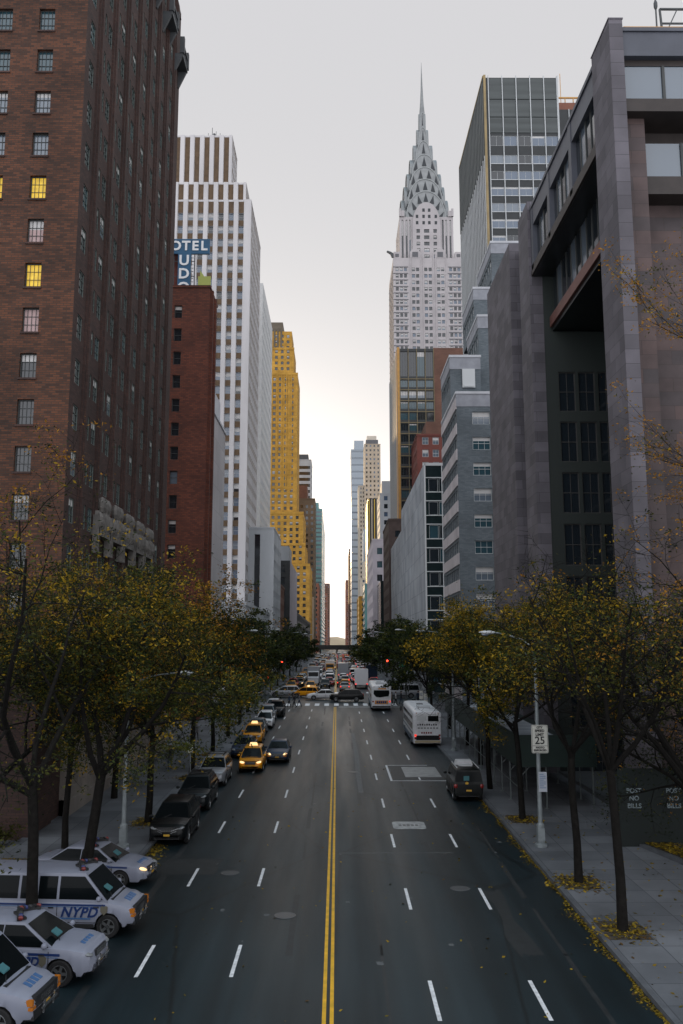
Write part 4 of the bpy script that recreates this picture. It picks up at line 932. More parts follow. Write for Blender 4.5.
def wheel_mbs(Rr):
    a = MB(); a.lathe([(Rr*.66,-.10),(Rr*.92,-.11),(Rr,-.08),(Rr,.08),(Rr*.92,.11),(Rr*.66,.10)], axis='y', n=22)
    b = MB(); b.lathe([(0,.075),(Rr*.18,.085),(Rr*.2,.06)], axis='y', n=14); b.lathe([(Rr*.56,.05),(Rr*.60,.10),(Rr*.68,.095)], axis='y', n=20); b.lathe([(0,-.09),(Rr*.67,-.09)], axis='y', n=16)
    for k in range(5):
        t = 2*PI*k/5; c, s = math.cos(t), math.sin(t); b.bar((c*Rr*.12,.065,s*Rr*.12),(c*Rr*.62,.07,s*Rr*.62), .085, .03, 0, (0,1,0))
    d = MB(); d.lathe([(0,.02),(Rr*.62,.02)], axis='y', n=16); b.add(d, remap=[1])
    return a, b
def car_parts(kind, pm, lit=False, brake=False, hi=True, plate_rear=True):
    """every part of one car: a list of (name, MB, mats, smooth, location, children)"""
    S = SP[kind]; L = S['L']; out = []; c = S['cab']
    W = lambda x: lerp_tab(S['wid'], x); T = lambda x: lerp_tab(S['top'], x)
    n = 72 if hi else 30; mb = MB(); secs = []
    xs = sorted({-L/2 + L*i/n for i in range(n+1)} | {-L/2+.03, -L/2+.09, L/2-.03, L/2-.09})
    for x in xs:
        w, t, b = W(x), T(x), S['zb'] + (.10 if abs(x) > L/2-.25 else 0); ar = 0
        for wx in S['wx']:
            d = abs(x-wx); RR = S['R']*1.17
            if d < RR: ar = S['R'] + math.sqrt(RR*RR-d*d)
        mid = (t+b)/2; ar = min(ar, t-.17)
        half = [(0,t+.025),(w*.5,t+.02),(w*.84,t-.002),(w*.955,t-.045),(w*.99,t-.14),(w,max(mid+.06,ar)),(w*.985,max(b+.12,ar)),(w*.93,max(b,ar-.0))]
        secs.append([(x,-y,z) for y, z in reversed(half)] + [(x,y,z) for y, z in half[1:]])
    k = len(secs[0])
    for s in secs: mb.v += s
    for i in range(len(secs)-1):
        for j in range(k-1): mb.f.append((i*k+j, (i+1)*k+j, (i+1)*k+j+1, i*k+j+1)); mb.m.append(0)
    mb.f.append(tuple(range(k))); mb.m.append(0); mb.f.append(tuple(reversed(range((len(secs)-1)*k, len(secs)*k)))); mb.m.append(0)
    # cabin: side trapezoids, screens, crowned roof
    def sp(x0, t, y): return x0
    def side(s, t, sg, off=0):
        f = c['ws'] + (c['rf']-c['ws'])*t; r = c['rb'] + (c['rr']-c['rb'])*t
        tt = t + .10*t*(1-t)
        return (r + (f-r)*s, sg*(c['wb'] + (c['wr']-c['wb'])*(t**1.35) + off), c['zb']-.04 + (c['zr']-c['zb']+.04)*t)
    sm = 6
    for sg in (-1, 1):
        for i in range(sm):
            a = [side(0,i/sm,sg), side(1,i/sm,sg), side(1,(i+1)/sm,sg), side(0,(i+1)/sm,sg)]
            mb.face(a if sg < 0 else a[::-1])
    for s, nm in ((1,'f'),(0,'r')):
        for i in range(sm):
            a, b = side(s,i/sm,-1), side(s,i/sm,1); d, e = side(s,(i+1)/sm,1), side(s,(i+1)/sm,-1); mb.face((a,b,d,e) if s else (e,d,b,a))
    rx = [c['rr'], c['rr']+.12, c['rr']*.4+c['rf']*.6, c['rf']-.12, c['rf']]; rz = [0,.035,.06,.035,0]
    ry = [-1,-.8,-.3,.3,.8,1]; rc = [0,.035,.055,.055,.035,0]
    for i in range(4):
        for j in range(5):
            P = lambda ii, jj: (rx[ii], ry[jj]*c['wr'], c['zr'] + min(rz[ii], rc[jj]) + (.01 if 0 < ii < 4 and 0 < jj < 5 else 0))
            mb.face((P(i,j),P(i+1,j),P(i+1,j+1),P(i,j+1)))
    out.append(('body', mb, [pm], True, (0,0,0), []))
    ub = MB(); ub.box(-L/2+.2, L/2-.22, -W(0)*.74, W(0)*.74, S['zb']+.0, T(0)-.2)
    out.append(('underbody', ub, [M['under']], False, (0,0,0), []))
    # glass
    def pane(s0, s1, t0, t1, sg, off=.008):
        q = MB(); N_ = 4
        for i in range(N_):
            ta, tb = t0+(t1-t0)*i/N_, t0+(t1-t0)*(i+1)/N_
            def pt(xb, t):
                f = c['ws'] + (c['rf']-c['ws'])*t; r = c['rb'] + (c['rr']-c['rb'])*t
                x = min(max(xb, r+.08), f-.10); p = side(0, t, sg, off); return (x, p[1], p[2])
            a = [pt(s0,ta), pt(s1,ta), pt(s1,tb), pt(s0,tb)]; q.face(a if sg < 0 else a[::-1])
        return q
    pg = .045 if kind == 'van' else .018
    xs_ = [c['rb']] + sorted(S['pil']) + [c['ws']]
    for sg in (-1, 1):
        for a, b in zip(xs_, xs_[1:]): out.append(('side_window', pane(a+pg, b-pg, .10, .90, sg), [M['cglass']], False, (0,0,0), []))
    for s, nm in ((1,'windshield'),(0,'rear_window')):
        q = MB(); t0, t1 = (.06,.93) if s else (.18,.88)
        for i in range(5):
            ta, tb = t0+(t1-t0)*i/5, t0+(t1-t0)*(i+1)/5; o_ = .012 if s else -.012
            a, b, d, e = side(s,ta,-1,-.05), side(s,ta,1,-.05), side(s,tb,1,-.05), side(s,tb,-1,-.05)
            r = [(p[0]+o_, p[1], p[2]+.006) for p in (a,b,d,e)]; q.face(r if s else r[::-1])
        if s and hi: q.box(c['ws']-.02, c['ws']+.10, -.7, .7, c['zb']-.02, c['zb']+.012, 1); q.bar((c['ws']-.02,-.5,c['zb']+.03),(c['ws']-.28,-.02,c['zb']+.215),.02,.02,1)
        out.append((nm, q, [M['cglass'], M['trim']], False, (0,0,0), []))
    # door seams and handles
    if hi:
        q = MB(); sx = [x for x in sorted(S['pil'])] + [c['ws']-.18]
        for sg in (-1, 1):
            for x_ in sx:
                zt_ = T(x_)-.12; q.box(x_-.009, x_+.009, sg*(W(x_)+.002)-.004, sg*(W(x_)+.002)+.004, S['zb']+.16, zt_)
            q.box(sx[0], sx[-1], sg*(W(0)+.001)-.004, sg*(W(0)+.001)+.004, S['zb']+.15, S['zb']+.165)
        out.append(('door_seam', q, [M['under']], False, (0,0,0), []))
        for sg in (-1, 1):
            for x_ in sx[1:]:
                q = MB(); q.box(x_-.30+(-.0), x_-.12, sg*(W(x_)+.012)-.014, sg*(W(x_)+.012)+.014, T(x_)-.24, T(x_)-.205); out.append(('door_handle', q, [M['trim']], False, (0,0,0), []))
        q = MB()
        for sg in (-1, 1): q.box(S['wx'][1]+S['R']*1.2, S['wx'][0]-S['R']*1.2, sg*(W(0)-.01)-.02, sg*(W(0)-.01)+.02, S['zb']-.01, S['zb']+.11)
        out.append(('sill', q, [M['trim']], False, (0,0,0), []))
    # lamps, grille, bumper, plate, mirrors
    xf = L/2; hz = S['hz']; wf = W(xf-.16)
    for sg in (-1, 1):
        q = MB(); q.ell((xf-.20, sg*wf*.78, hz), (.20,.19,.062), 12, 6); q.v = [(a, b_, c_ + (xf-.2-a)*.22 + (abs(b_)-wf*.6)*.12) for a, b_, c_ in q.v]; out.append(('headlight', q, [M['lamp_on'] if lit else M['lamp_clear']], True, (0,0,0), []))
        q = MB(); q.ell((-xf+.09, sg*W(-xf+.12)*.88, S['tz']-.06), (.10,.14,.13 if kind in ('sedan','hatch') else .2), 10, 6); out.append(('tail_light', q, [M['tail_on'] if brake else M['tail_off']], True, (0,0,0), []))
        q = MB(); q.ell((c['ws']-.28, sg*(c['wb']+.14), c['zb']+.12), (.09,.12,.09), 8, 5); out.append(('mirror', q, [pm], True, (0,0,0), []))
    q = MB(); q.box(xf-.10, xf+.012, -wf*.48, wf*.48, hz-.12, hz+.05); 
    if hi: 
        for k_ in range(3): q.box(xf-.05, xf+.02, -wf*.46, wf*.46, hz-.09+k_*.055, hz-.075+k_*.055, 1)
    out.append(('grille', q, [M['trim'], M['chrome']], False, (0,0,0), []))
    q = MB(); q.box(xf-.3, xf+.0, -wf*.74, wf*.74, S['zb']+.06, S['zb']+.18); q.box(-xf+.0, -xf+.3, -wf*.78, wf*.78, S['zb']+.06, S['zb']+.2); out.append(('bumper', q, [M['trim']], False, (0,0,0), []))
    q = MB(); q.box(xf+.005, xf+.03, -.15, .15, S['zb']+.21, S['zb']+.30); q.box(-xf-.02, -xf+.02, -.16, .16, S['zb']+.36, S['zb']+.46); out.append(('licence_plate', q, [M['plate']], False, (0,0,0), []))
    a, b = wheel_mbs(S['R'])
    for wx in S['wx']:
        for sg in (-1, 1):
            q = MB(); 
            ch = []
            for nm, m_, mm in (('tyre', a, [M['tyre']]), ('rim', b, [M['rim'], M['under']])):
                z = MB(); z.add(m_); 
                if sg < 0: z.v = [(x_, -y_, z_) for x_, y_, z_ in z.v]
                ch.append((nm, z, mm, True, (0,0,0), []))
            hub = MB(); hub.lathe([(.05,-.12),(.05,.05)], axis='y', n=8)
            out.append(('wheel', hub, [M['under']], True, (wx, sg*(W(wx)-.115), S['R']), ch))
    return out
MESHES = {}
def put_parts(root, parts, key):
    def go(parent, lst, pre):
        for i, (nm, mb, mats, sm, loc, ch) in enumerate(lst):
            kk = (key, pre, i)
            if kk not in MESHES: MESHES[kk] = mb.mesh(nm, mats, sm)
            o = link(nm, MESHES[kk], parent, loc); go(o, ch, pre + (i,))
    go(root, parts, ())
def joined(parts, name):
    r = MB(); ms = []; sm = []
    def go(lst, off):
        for nm, mb, mats, s, loc, ch in lst:
            mp = []
            for m in mats:
                if m not in ms: ms.append(m)
                mp.append(ms.index(m))
            o = tuple(a+b for a, b in zip(off, loc)); r.add(mb, o, mp); go(ch, o)
    go(parts, (0,0,0)); return r.mesh(name, ms, True)
PARTS = {}
def slope_rot(h, y):
    s = math.atan(gz(y+.5)-gz(y-.5))
    return (Matrix.Rotation(s, 3, 'X') @ Matrix.Rotation(h, 3, 'Z')).to_euler()
def car(kind, pm, x, y, h, label, cat='car', group=None, name='parked_car', extra=None, dz=0, **k):
    t = empty(name, (x, y, gz(y)+dz), label, cat, group); t.rotation_euler = slope_rot(h, y)
    key = (kind, pm.name, tuple(sorted(k.items())))
    if key not in PARTS: PARTS[key] = car_parts(kind, pm, **k)
    put_parts(t, PARTS[key], key)
    if extra: extra(t, SP[kind])
    return t
def roof_bar(mats, n=9, w=.62):
    def f(t, S):
        c = S['cab']; x = c['rf']-.30; z = c['zr']+.05; b = MB()
        for sg in (-1, 1): b.bar((x-.18, 0, z+.16), (x+.12, sg*w, z+.02), .16, .10, 0); b.bar((x-.3, sg*.06, z+.05), (x+.25, sg*(w-.1), z+.02), .10, .07, 0)
        o = b.build('light_bar', M['trim'], t)
        for k in range(n):
            u = -1 + 2*k/(n-1); q = MB(); q.ell((x-.16+.28*abs(u)+.03, u*w, z+.16-.10*abs(u)), (.085,.065,.07), 8, 5); q.build('beacon', [M['beacon_red'], M['beacon_blue'], M['trim'], M['under']][k % 4], o, True)
    return f
def police(lettering_x, size, lz, stripes, shear=.3, emblem=None):
    def f(t, S):
        W = lambda x: lerp_tab(S['wid'], x); L = S['L']
        roof_bar(None)(t, S)
        for z0, z1, m, xa, xb in stripes:
            for sg in (-1, 1):
                b = MB(); n = 30
                for i in range(n):
                    a, e = xa+(xb-xa)*i/n, xa+(xb-xa)*(i+1)/n
                    q = [(a, sg*(W(a)+.007), z0), (e, sg*(W(e)+.007), z0), (e, sg*(W(e)*.998+.007), z1), (a, sg*(W(a)*.998+.007), z1)]; b.face(q if sg < 0 else q[::-1])
                b.build('stripe', m, t)
        for sg in (-1, 1):
            o = link('lettering', text_mesh('lettering', 'NYPD', size, M['police_blue'], shear=shear, bold=.012, spacing=1.08), t, (lettering_x, sg*(W(lettering_x)+.009), lz)); o.rotation_euler = (PI/2, 0, 0 if sg < 0 else PI)
            if emblem:
                b = MB(); x, z = emblem; pts = [(x-.13,z+.12),(x-.07,z+.15),(x,z+.13),(x+.07,z+.15),(x+.13,z+.12),(x+.12,z-.04),(x,z-.16),(x-.12,z-.04)]
                b.prism(pts, sg*(W(x)+.004), sg*(W(x)+.012), 'xz'); b.build('door_emblem', M['emblem'], t)
        b = MB(); x = L/2-.42; zz = lerp_tab(S['top'], x)
        for k in range(4): b.box(x-.1, x+.12, -.36+.2*k, -.22+.2*k, zz+.022, zz+.032)
        b.v = [(a, b_, c_ + (x-a)*.42) for a, b_, c_ in b.v]; b.build('bonnet_lettering', M['police_light'], t)
        b = MB(); c = S['cab']; b.box(c['ws']-.33, c['ws']-.12, -.45, -.1, c['zb']+.15, c['zb']+.19); b.v = [(a, b_, c_ + (c['ws']-a)*.62-.02) for a, b_, c_ in b.v]; b.build('dashboard_permit', M['dash_teal'], t)
        b = MB(); xf = L/2; b.bar((xf+.05,-.3,.45),(xf+.09,-.3,.78),.05,.05); b.bar((xf+.05,.3,.45),(xf+.09,.3,.78),.05,.05); b.bar((xf+.08,-.45,.62),(xf+.08,.45,.62),.05,.05); b.build('push_bar', M['chrome'], t)
    return f
M['emblem'] = mat('door_emblem', (.13,.12,.09), .5)
def amber_corner(t, S):
    xf = S['L']/2; w = lerp_tab(S['wid'], xf-.12)
    for sg in (-1, 1):
        b = MB(); b.box(xf-.17, xf+.005, sg*w*.84-.13, sg*w*.84+.13, S['hz']-.17, S['hz']-.09); b.box(xf-.17, xf+.0, sg*w*.95-.045, sg*w*.95+.045, S['hz']-.06, S['hz']+.09); b.build('turn_lamp', M['amber'], t)
def both(*fs):
    def f(t, S):
        for g in fs: g(t, S)
    return f
PB, PL = M['police_blue'], M['police_light']
G = 'police vehicles parked nose out'
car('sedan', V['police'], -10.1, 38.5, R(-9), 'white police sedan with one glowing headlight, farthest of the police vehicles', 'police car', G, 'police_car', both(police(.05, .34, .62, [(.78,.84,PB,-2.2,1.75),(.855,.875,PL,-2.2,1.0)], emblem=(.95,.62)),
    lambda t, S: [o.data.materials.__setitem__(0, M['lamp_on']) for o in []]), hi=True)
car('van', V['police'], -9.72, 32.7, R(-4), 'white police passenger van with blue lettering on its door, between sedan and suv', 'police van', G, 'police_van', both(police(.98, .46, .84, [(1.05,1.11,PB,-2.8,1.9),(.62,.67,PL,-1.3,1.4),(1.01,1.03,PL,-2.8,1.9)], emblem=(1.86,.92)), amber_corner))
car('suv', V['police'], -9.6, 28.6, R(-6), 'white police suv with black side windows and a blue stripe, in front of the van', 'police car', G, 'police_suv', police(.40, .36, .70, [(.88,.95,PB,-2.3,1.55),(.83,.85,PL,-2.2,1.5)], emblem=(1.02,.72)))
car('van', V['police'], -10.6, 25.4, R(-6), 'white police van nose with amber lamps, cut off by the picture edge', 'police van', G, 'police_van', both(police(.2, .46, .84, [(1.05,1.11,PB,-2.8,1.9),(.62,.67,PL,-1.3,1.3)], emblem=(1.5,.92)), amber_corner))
for o in list(bpy.data.objects):
    if o.name.split('.')[0] == 'headlight' and o.parent and o.parent.name == 'police_car' and sum(v.co.y for v in o.data.vertices) < 0:
        o.data = o.data.copy(); o.data.materials[0] = M['lamp_on']; o['label'] = 'glowing headlight'
    if o.name.split('.')[0] == 'police_van':
        b = MB(); b.box(2.70, 2.885, -.78, .78, .42, .66); b.box(2.74, 2.882, -.66, .66, .68, .98); b.build('front_fascia', M['trim'], o)
DOWN, UP, SOUTH = -PI/2, PI/2, PI
G = 'cars parked along the kerb'
def rack(t, S):
    c = S['cab']; b = MB()
    for sg in (-1, 1): b.bar((c['rr']+.1, sg*c['wr']*.86, c['zr']+.10), (c['rf']-.1, sg*c['wr']*.86, c['zr']+.10), .05, .05)
    for q in (.25, .75): b.bar((c['rr']+(c['rf']-c['rr'])*q, -c['wr']*.86, c['zr']+.12), (c['rr']+(c['rf']-c['rr'])*q, c['wr']*.86, c['zr']+.12), .04, .04)
    b.build('roof_rack', M['trim'], t)
def chrome_vee(t, S):
    xf = S['L']/2; b = MB(); hz = S['hz']
    for sg in (-1, 1):
        b.bar((xf-.12, sg*.62, hz+.02), (xf+.05, sg*.22, hz-.10), .05, .05); b.bar((xf-.12, sg*.62, hz-.08), (xf+.06, sg*.2, hz-.20), .03, .03)
    b.bar((xf+.05,-.22,hz-.10),(xf+.05,.22,hz-.10),.05,.05); b.build('chrome_trim', M['chrome'], t)
def taxi_sign(t, S):
    c = S['cab']; b = MB(); x = (c['rf']+c['rr'])/2+.3; b.prism([(-.32,0),(.32,0),(.24,.22),(-.24,.22)], x-.1, x+.1, 'yz'); b.v = [(a,b_,c_+c['zr']+.05) for a,b_,c_ in b.v]; b.build('roof_light', M['lamp_on'], t)
car('suv', V['black'], -8.2, 46.5, DOWN, 'black suv with chrome grille parked nearest the police sedan', 'car', G, extra=chrome_vee)
car('suv', V['blackb'], -8.3, 54.4, DOWN, 'black suv with roof rack parked behind the chrome grilled suv', 'car', G, extra=rack)
car('suv', V['silver'], -8.35, 62.2, DOWN, 'silver estate car parked ahead of the bright yellow taxi', 'car', G, extra=rack)
car('hatch', V['taxi'], -6.3, 67.9, DOWN, 'bright yellow taxi with headlights on, nearest of the taxis', 'taxi', 'yellow taxis on the near block', 'yellow_taxi', taxi_sign, lit=True)
car('sedan', V['navy'], -4.65, 72.5, DOWN, 'dark saloon with amber lamps rolling beside the nearest yellow taxi', 'car', None, 'driving_car', amber_corner, lit=True)
car('sedan', V['navy'], -7.7, 75.0, DOWN, 'dark blue car squeezed between the two yellow taxis', 'car', G)
car('hatch', V['taxi'], -7.65, 83.2, DOWN, 'second yellow taxi behind the dark blue parked car', 'taxi', 'yellow taxis on the near block', 'yellow_taxi', taxi_sign)
car('sedan', V['grey'], -7.9, 89.4, DOWN, 'grey car parked right behind the second yellow taxi', 'car', G)
car('hatch', V['white'], -7.6, 95.6, DOWN, 'white car parked towards the crossing among dark ones', 'car', G)
car('suv', V['silver'], -7.9, 101.6, DOWN, 'silver suv parked behind the white car', 'car', G)
car('suv', V['black'], -7.2, 107.4, DOWN, 'black car parked near the crossing under the trees', 'car', G)
car('sedan', V['white'], -8.0, 113.2, DOWN, 'white car parked last before the crossing', 'car', G)
# crossing the junction
G2 = 'vehicles crossing the junction'
car('sedan', V['white'], -2.0, 131.5, SOUTH+.05, 'white saloon crossing the junction ahead of the black suv', 'car', G2, 'crossing_car')
car('suv', V['black'], 1.4, 127.6, SOUTH, 'black suv crossing right behind the zebra stripes', 'car', G2, 'crossing_car')
car('hatch', V['taxi'], -4.6, 136.8, SOUTH-.3, 'yellow taxi crossing the junction behind the white saloon', 'taxi', G2, 'yellow_taxi', taxi_sign)
car('suv', V['silver'], -7.9, 137.4, SOUTH, 'silver suv leading the yellow taxi across the junction', 'car', G2, 'crossing_car')
car('suv', V['grey'], -13.5, 133, SOUTH, 'grey suv leaving the junction beside the trees', 'car', G2, 'crossing_car')
car('van', V['silver'], 9.6, 135, SOUTH, 'silver blue van waiting in the junction beyond the far bus', 'van', G2, 'crossing_van')
# far traffic: one joined mesh per kind, copied
FAR = {}
def far(kind, col, x, y, h, label, cat, group, name, **k):
    key = (kind, col, tuple(sorted(k.items())))
    if key not in FAR: FAR[key] = joined(car_parts(kind, V[col], hi=False, **k), name)
    o = link(name, FAR[key], None, (x, y, gz(y))); o.rotation_euler = slope_rot(h, y); tag(o, label, cat, group); return o
rr = random.Random(7); used = 0
LAB = {'taxi': 'yellow taxi in the jam of far traffic beyond the crossing', 'white': 'white car in the jam of far traffic beyond the crossing', 'silver': 'silver car in the jam of far traffic beyond the crossing', 'black': 'black car in the jam of far traffic beyond the crossing', 'grey': 'grey car in the jam of far traffic beyond the crossing', 'red': 'red car in the jam of far traffic beyond the crossing', 'navy': 'navy car in the jam of far traffic beyond the crossing'}
for lane, h in ((-7.5,DOWN),(-4.6,DOWN),(-1.75,DOWN),(1.3,UP),(4.3,UP),(7.3,UP)):
    y = 154 + rr.uniform(0, 8)
    while y < 520:
        clash = any(abs(lane-a) < 1.5 and abs(y-b) < 7.5 for a, b in ((4.4,163),(-4.6,176),(1.4,205),(7.3,190),(-1.8,232)))
        if not clash and rr.random() < (.88 if h == UP else .78):
            col = rr.choice(['taxi','taxi','white','white','silver','black','black','grey','red','navy']); kind = 'hatch' if col == 'taxi' else rr.choice(['sedan','suv','suv','hatch','van'])
            if kind == 'van': col = rr.choice(['white','white','silver'])
            far(kind, col, lane + rr.uniform(-.55,.55), y, h, LAB[col], 'taxi' if col == 'taxi' else 'car', LAB[col].split(' in ')[0] + 's in far traffic', 'far_taxi' if col == 'taxi' else 'far_car', lit=(h == DOWN and rr.random() < .6), brake=(h == UP and rr.random() < .45))
        y += rr.uniform(5.9, 8.6) + (1.5 if y > 330 else 0)

def far_truck(x, y, h, label, body, cabm):
    t = empty('box_truck', (x, y, gz(y)), label, 'truck'); t.rotation_euler = slope_rot(h, y)
    b = MB(); b.box(-3.4,1.5,-1.2,1.2,.75,3.5); b.build('cargo_box', V[body], t); b = MB(); b.prism([(1.6,.5),(3.4,.5),(3.4,1.5),(3.0,1.7),(2.7,2.6),(1.6,2.7)], -1.05, 1.05); b.build('cab', V[cabm], t)
    b = MB(); b.prism([(3.02,1.72),(3.06,1.72),(2.76,2.5),(2.72,2.5)], -.95, .95); b.build('windshield', M['cglass'], t)
    a, r_ = wheel_mbs(.45)
    for xx in (-2.2, 2.5):
        for sg in (-1, 1): b = MB(); b.add(a); b.build('wheel', M['tyre'], t, True, (xx, sg*1.0, .45))
    for sg in (-1, 1): b = MB(); b.box(-3.44,-3.38,sg*1.0-.12,sg*1.0+.12,.8,1.0); b.build('tail_light', M['tail_on'], t)
far_truck(4.4, 163, UP, 'white box truck high in the far traffic beyond the city bus', 'white', 'red'); far_truck(-4.6, 176, DOWN, 'white box truck facing the crossing in the far traffic', 'silver', 'white'); far_truck(1.4, 205, UP, 'grey box truck deeper in the far traffic', 'silver', 'navy'); far_truck(7.3, 190, UP, 'dark box truck by the far kerb past the crossing', 'navy', 'white'); far_truck(-1.8, 232, DOWN, 'pale box truck deep in the oncoming far traffic', 'white', 'taxi')
# buses
def bus(x, y, label, coach, name='city_bus'):
    t = empty(name, (x, y, gz(y)), label, 'bus'); t.rotation_euler = slope_rot(UP, y)
    Lh, W, z0, z1 = 5.9, 1.27, .34, 3.12
    b = MB(); xs = [-Lh,-Lh+.05,-Lh+.18,-Lh+.5,0,Lh-.5,Lh-.18,Lh-.05,Lh]; ins = [.10,.04,.01,0,0,0,.01,.05,.14]; secs = []
    for xx, i_ in zip(xs, ins):
        w, za, zt = W-i_, z0, z1-i_*1.2
        half = [(0,zt),(w*.7,zt-.015),(w*.86,zt-.06),(w*.955,zt-.16),(w*.985,zt-.32),(w,zt-.9),(w,1.3),(w,za+.1),(w*.97,za)]
        secs.append([(xx,-p,q) for p, q in reversed(half)] + [(xx,p,q) for p, q in half[1:]])
    k = len(secs[0])
    for s in secs: b.v += s
    for i in range(len(secs)-1):
        for j in range(k-1): b.f.append((i*k+j,(i+1)*k+j,(i+1)*k+j+1,i*k+j+1)); b.m.append(0)
    b.f.append(tuple(range(k))); b.m.append(0); b.f.append(tuple(reversed(range((len(secs)-1)*k,len(secs)*k)))); b.m.append(0)
    b.build('body', V['bus'], t, True)
    b = MB(); b.box(-Lh+.3,Lh-.3,-W*.9,W*.9,.2,z0+.3); b.build('underbody', M['under'], t)
    for sg in (-1, 1):
        for q in range(7):
            xa = -Lh+.75+q*1.5; g_ = MB(); y_ = sg*(W+.006); g_.face(((xa,y_,1.45),(xa+1.42,y_,1.45),(xa+1.42,sg*(W*.99+.006),2.62),(xa,sg*(W*.99+.006),2.62))); g_.build('side_window', M['bglass'], t)
        g_ = MB(); g_.box(-Lh+.3, Lh-.3, sg*(W+.004)-.004, sg*(W+.004)+.004, 1.12, 1.26); g_.box(-Lh+.3, Lh-.3, sg*(W+.004)-.004, sg*(W+.004)+.004, .42, .82); g_.build('side_stripe', M['bus_blue'], t)
        m_ = MB(); m_.ell((Lh+.15, sg*(W+.2), 2.3), (.1,.12,.25), 8, 5); m_.build('mirror', M['trim'], t)
    xr = -Lh
    if coach:
        P = lambda nm, m, x_, y0, y1, za, zb: (lambda q: (q.box(xr-x_, xr+.02, y0, y1, za, zb), q.build(nm, m, t)))(MB())
        P('rear_panel', M['bus_panel'], .012, -1.0, 1.0, 1.55, 2.86); P('rear_window', M['cglass'], .03, -.98, -.05, 2.25, 2.72); P('rear_advert', M['mullion'], .03, .08, .92, 2.3, 2.68)
        P('engine_grille', M['under'], .03, -1.05, 1.0, .62, 1.02); P('rear_bumper', M['bus_bumper'], .10, -1.12, 1.12, .40, .58)
        q = MB(); 
        for kx in range(7): q.box(xr-.03, xr-.012, .85-.27*kx-.17, .85-.27*kx, 1.62, 1.70)
        for kx in range(9): q.box(xr-.03, xr-.012, .9-.2*kx-.13, .9-.2*kx, 1.88, 1.98+(.05 if kx%3 else 0))
        q.build('rear_lettering', M['trim'], t)
        q = MB(); [q.box(xr-.03, xr-.01, .55-.2*kx-.12, .55-.2*kx, 1.18, 1.32) for kx in range(5)]; q.build('red_lettering', M['tail_off'], t)
    else:
        P = lambda nm, m, x_, y0, y1, za, zb: (lambda q: (q.box(xr-x_, xr+.02, y0, y1, za, zb), q.build(nm, m, t)))(MB())
        q = MB(); q.prism([(-.95,2.55),(.95,2.55),(1.0,2.1),(.7,1.72),(.2,1.66),(-.9,1.82),(-1.02,2.2)], xr-.03, xr+.02, 'yz'); q.build('rear_window', M['cglass'], t)
        P('rear_advert', M['ad_orange'], .02, -.85, .85, .82, 1.28); P('rear_bumper', M['trim'], .10, -1.15, 1.15, .40, .60); P('rear_sign', M['ad_orange'], .02, -.6, .4, 2.66, 2.82)
        q = MB(); [q.box(xr-.035, xr-.02, .62-.26*kx-.2, .62-.26*kx, .92, 1.2) for kx in range(5)]; q.build('rear_lettering', M['police_blue'], t)
    for sg in (-1, 1):
        for za in ((1.02,.78) if coach else (1.15,)):
            q = MB(); q.ell((xr-.0, sg*1.06, za), (.05,.11,.11), 8, 5); q.build('tail_light', M['tail_on'] if za > 1 and sg*(1 if coach else -1) > 0 else M['tail_off'], t, True)
        q = MB(); q.ell((xr+.02, sg*.95, 2.95), (.05,.06,.04), 8, 5); q.build('marker_lamp', M['amber'], t, True)
    q = MB(); q.box(-3.2,-1.2,-.55,.55,z1-.05,z1+.16); q.build('roof_unit', M['bus_roof'], t)
    q = MB(); q.box(1.0,1.7,-.3,.3,z1-.02,z1+.05); q.build('roof_hatch', M['trim'], t)
    a, b2 = wheel_mbs(.48); ma, mbm = a.mesh('tyre', M['tyre'], True), b2.mesh('rim', [M['rim'], M['under']], True)
    for xx in (-3.6, 3.4):
        for sg in (-1, 1):
            h_ = MB(); h_.lathe([(.07,-.1),(.07,.06)], axis='y', n=8); w = h_.build('wheel', M['under'], t, loc=(xx, sg*(W-.09), .48)); w.rotation_euler = (0,0,0 if sg > 0 else PI); link('tyre', ma, w); link('rim', mbm, w)
V['bus'] = paint('bus_silver_white', (.70,.71,.74), rough=.4, coat=.2, var=.1); M['bus_panel'] = mat('bus_rear_panel', (.64,.65,.67), .5, var=.15, vscale=2); M['bus_roof'] = mat('bus_roof_unit', (.45,.46,.48), .6); M['bus_blue'] = mat('bus_side_blue', (.06,.10,.15), .4); M['bglass'] = mat('bus_glass', (.02,.03,.045), .08, spec=.8, ior=1.6); M['bus_bumper'] = mat('bus_bumper', (.45,.38,.25), .5); M['ad_orange'] = mat('advert_orange', (.62,.27,.06), .5)
bus(8.0, 85.2, 'white coach bus standing at the kerb beyond the black taxi van', True, 'coach_bus')
bus(5.65, 119.2, 'white city bus with orange rear advert entering the crossing', False)
# black taxi van
def cabx(t, S):
    q = MB(); q.prism([(-.55,0),(.55,0),(.46,.26),(-.46,.26)], -.35, .35, 'yz'); q.v = [(a, b, c+1.92) for a, b, c in q.v]; q.build('roof_advert', M['bus_panel'], t)
    q = MB(); q.box(-.95,-.55,-.42,.42,1.93,1.99); q.build('roof_panel', M['mullion'], t)
    q = MB()
    for sg in (-1, 1): q.bar((-1.9, sg*.66, 1.98),(.6, sg*.66, 1.98),.05,.05)
    q.build('roof_rail', M['mullion'], t)
    q = MB(); q.box(-2.3,-2.262,-.02,.32,1.28,1.55); q.build('rear_sticker', M['dash_teal'], t)
    q = MB(); q.prism([(.05,1.06),(.2,1.06),(.24,1.16),(.13,1.22),(.02,1.16)], -2.29, -2.25, 'yz'); q.build('rear_badge', M['plate'], t)
car('cab', V['van'], 8.0, 57.1, UP, 'black taxi van with white roof advert and yellow number plate', 'taxi van', None, 'taxi_van', cabx)
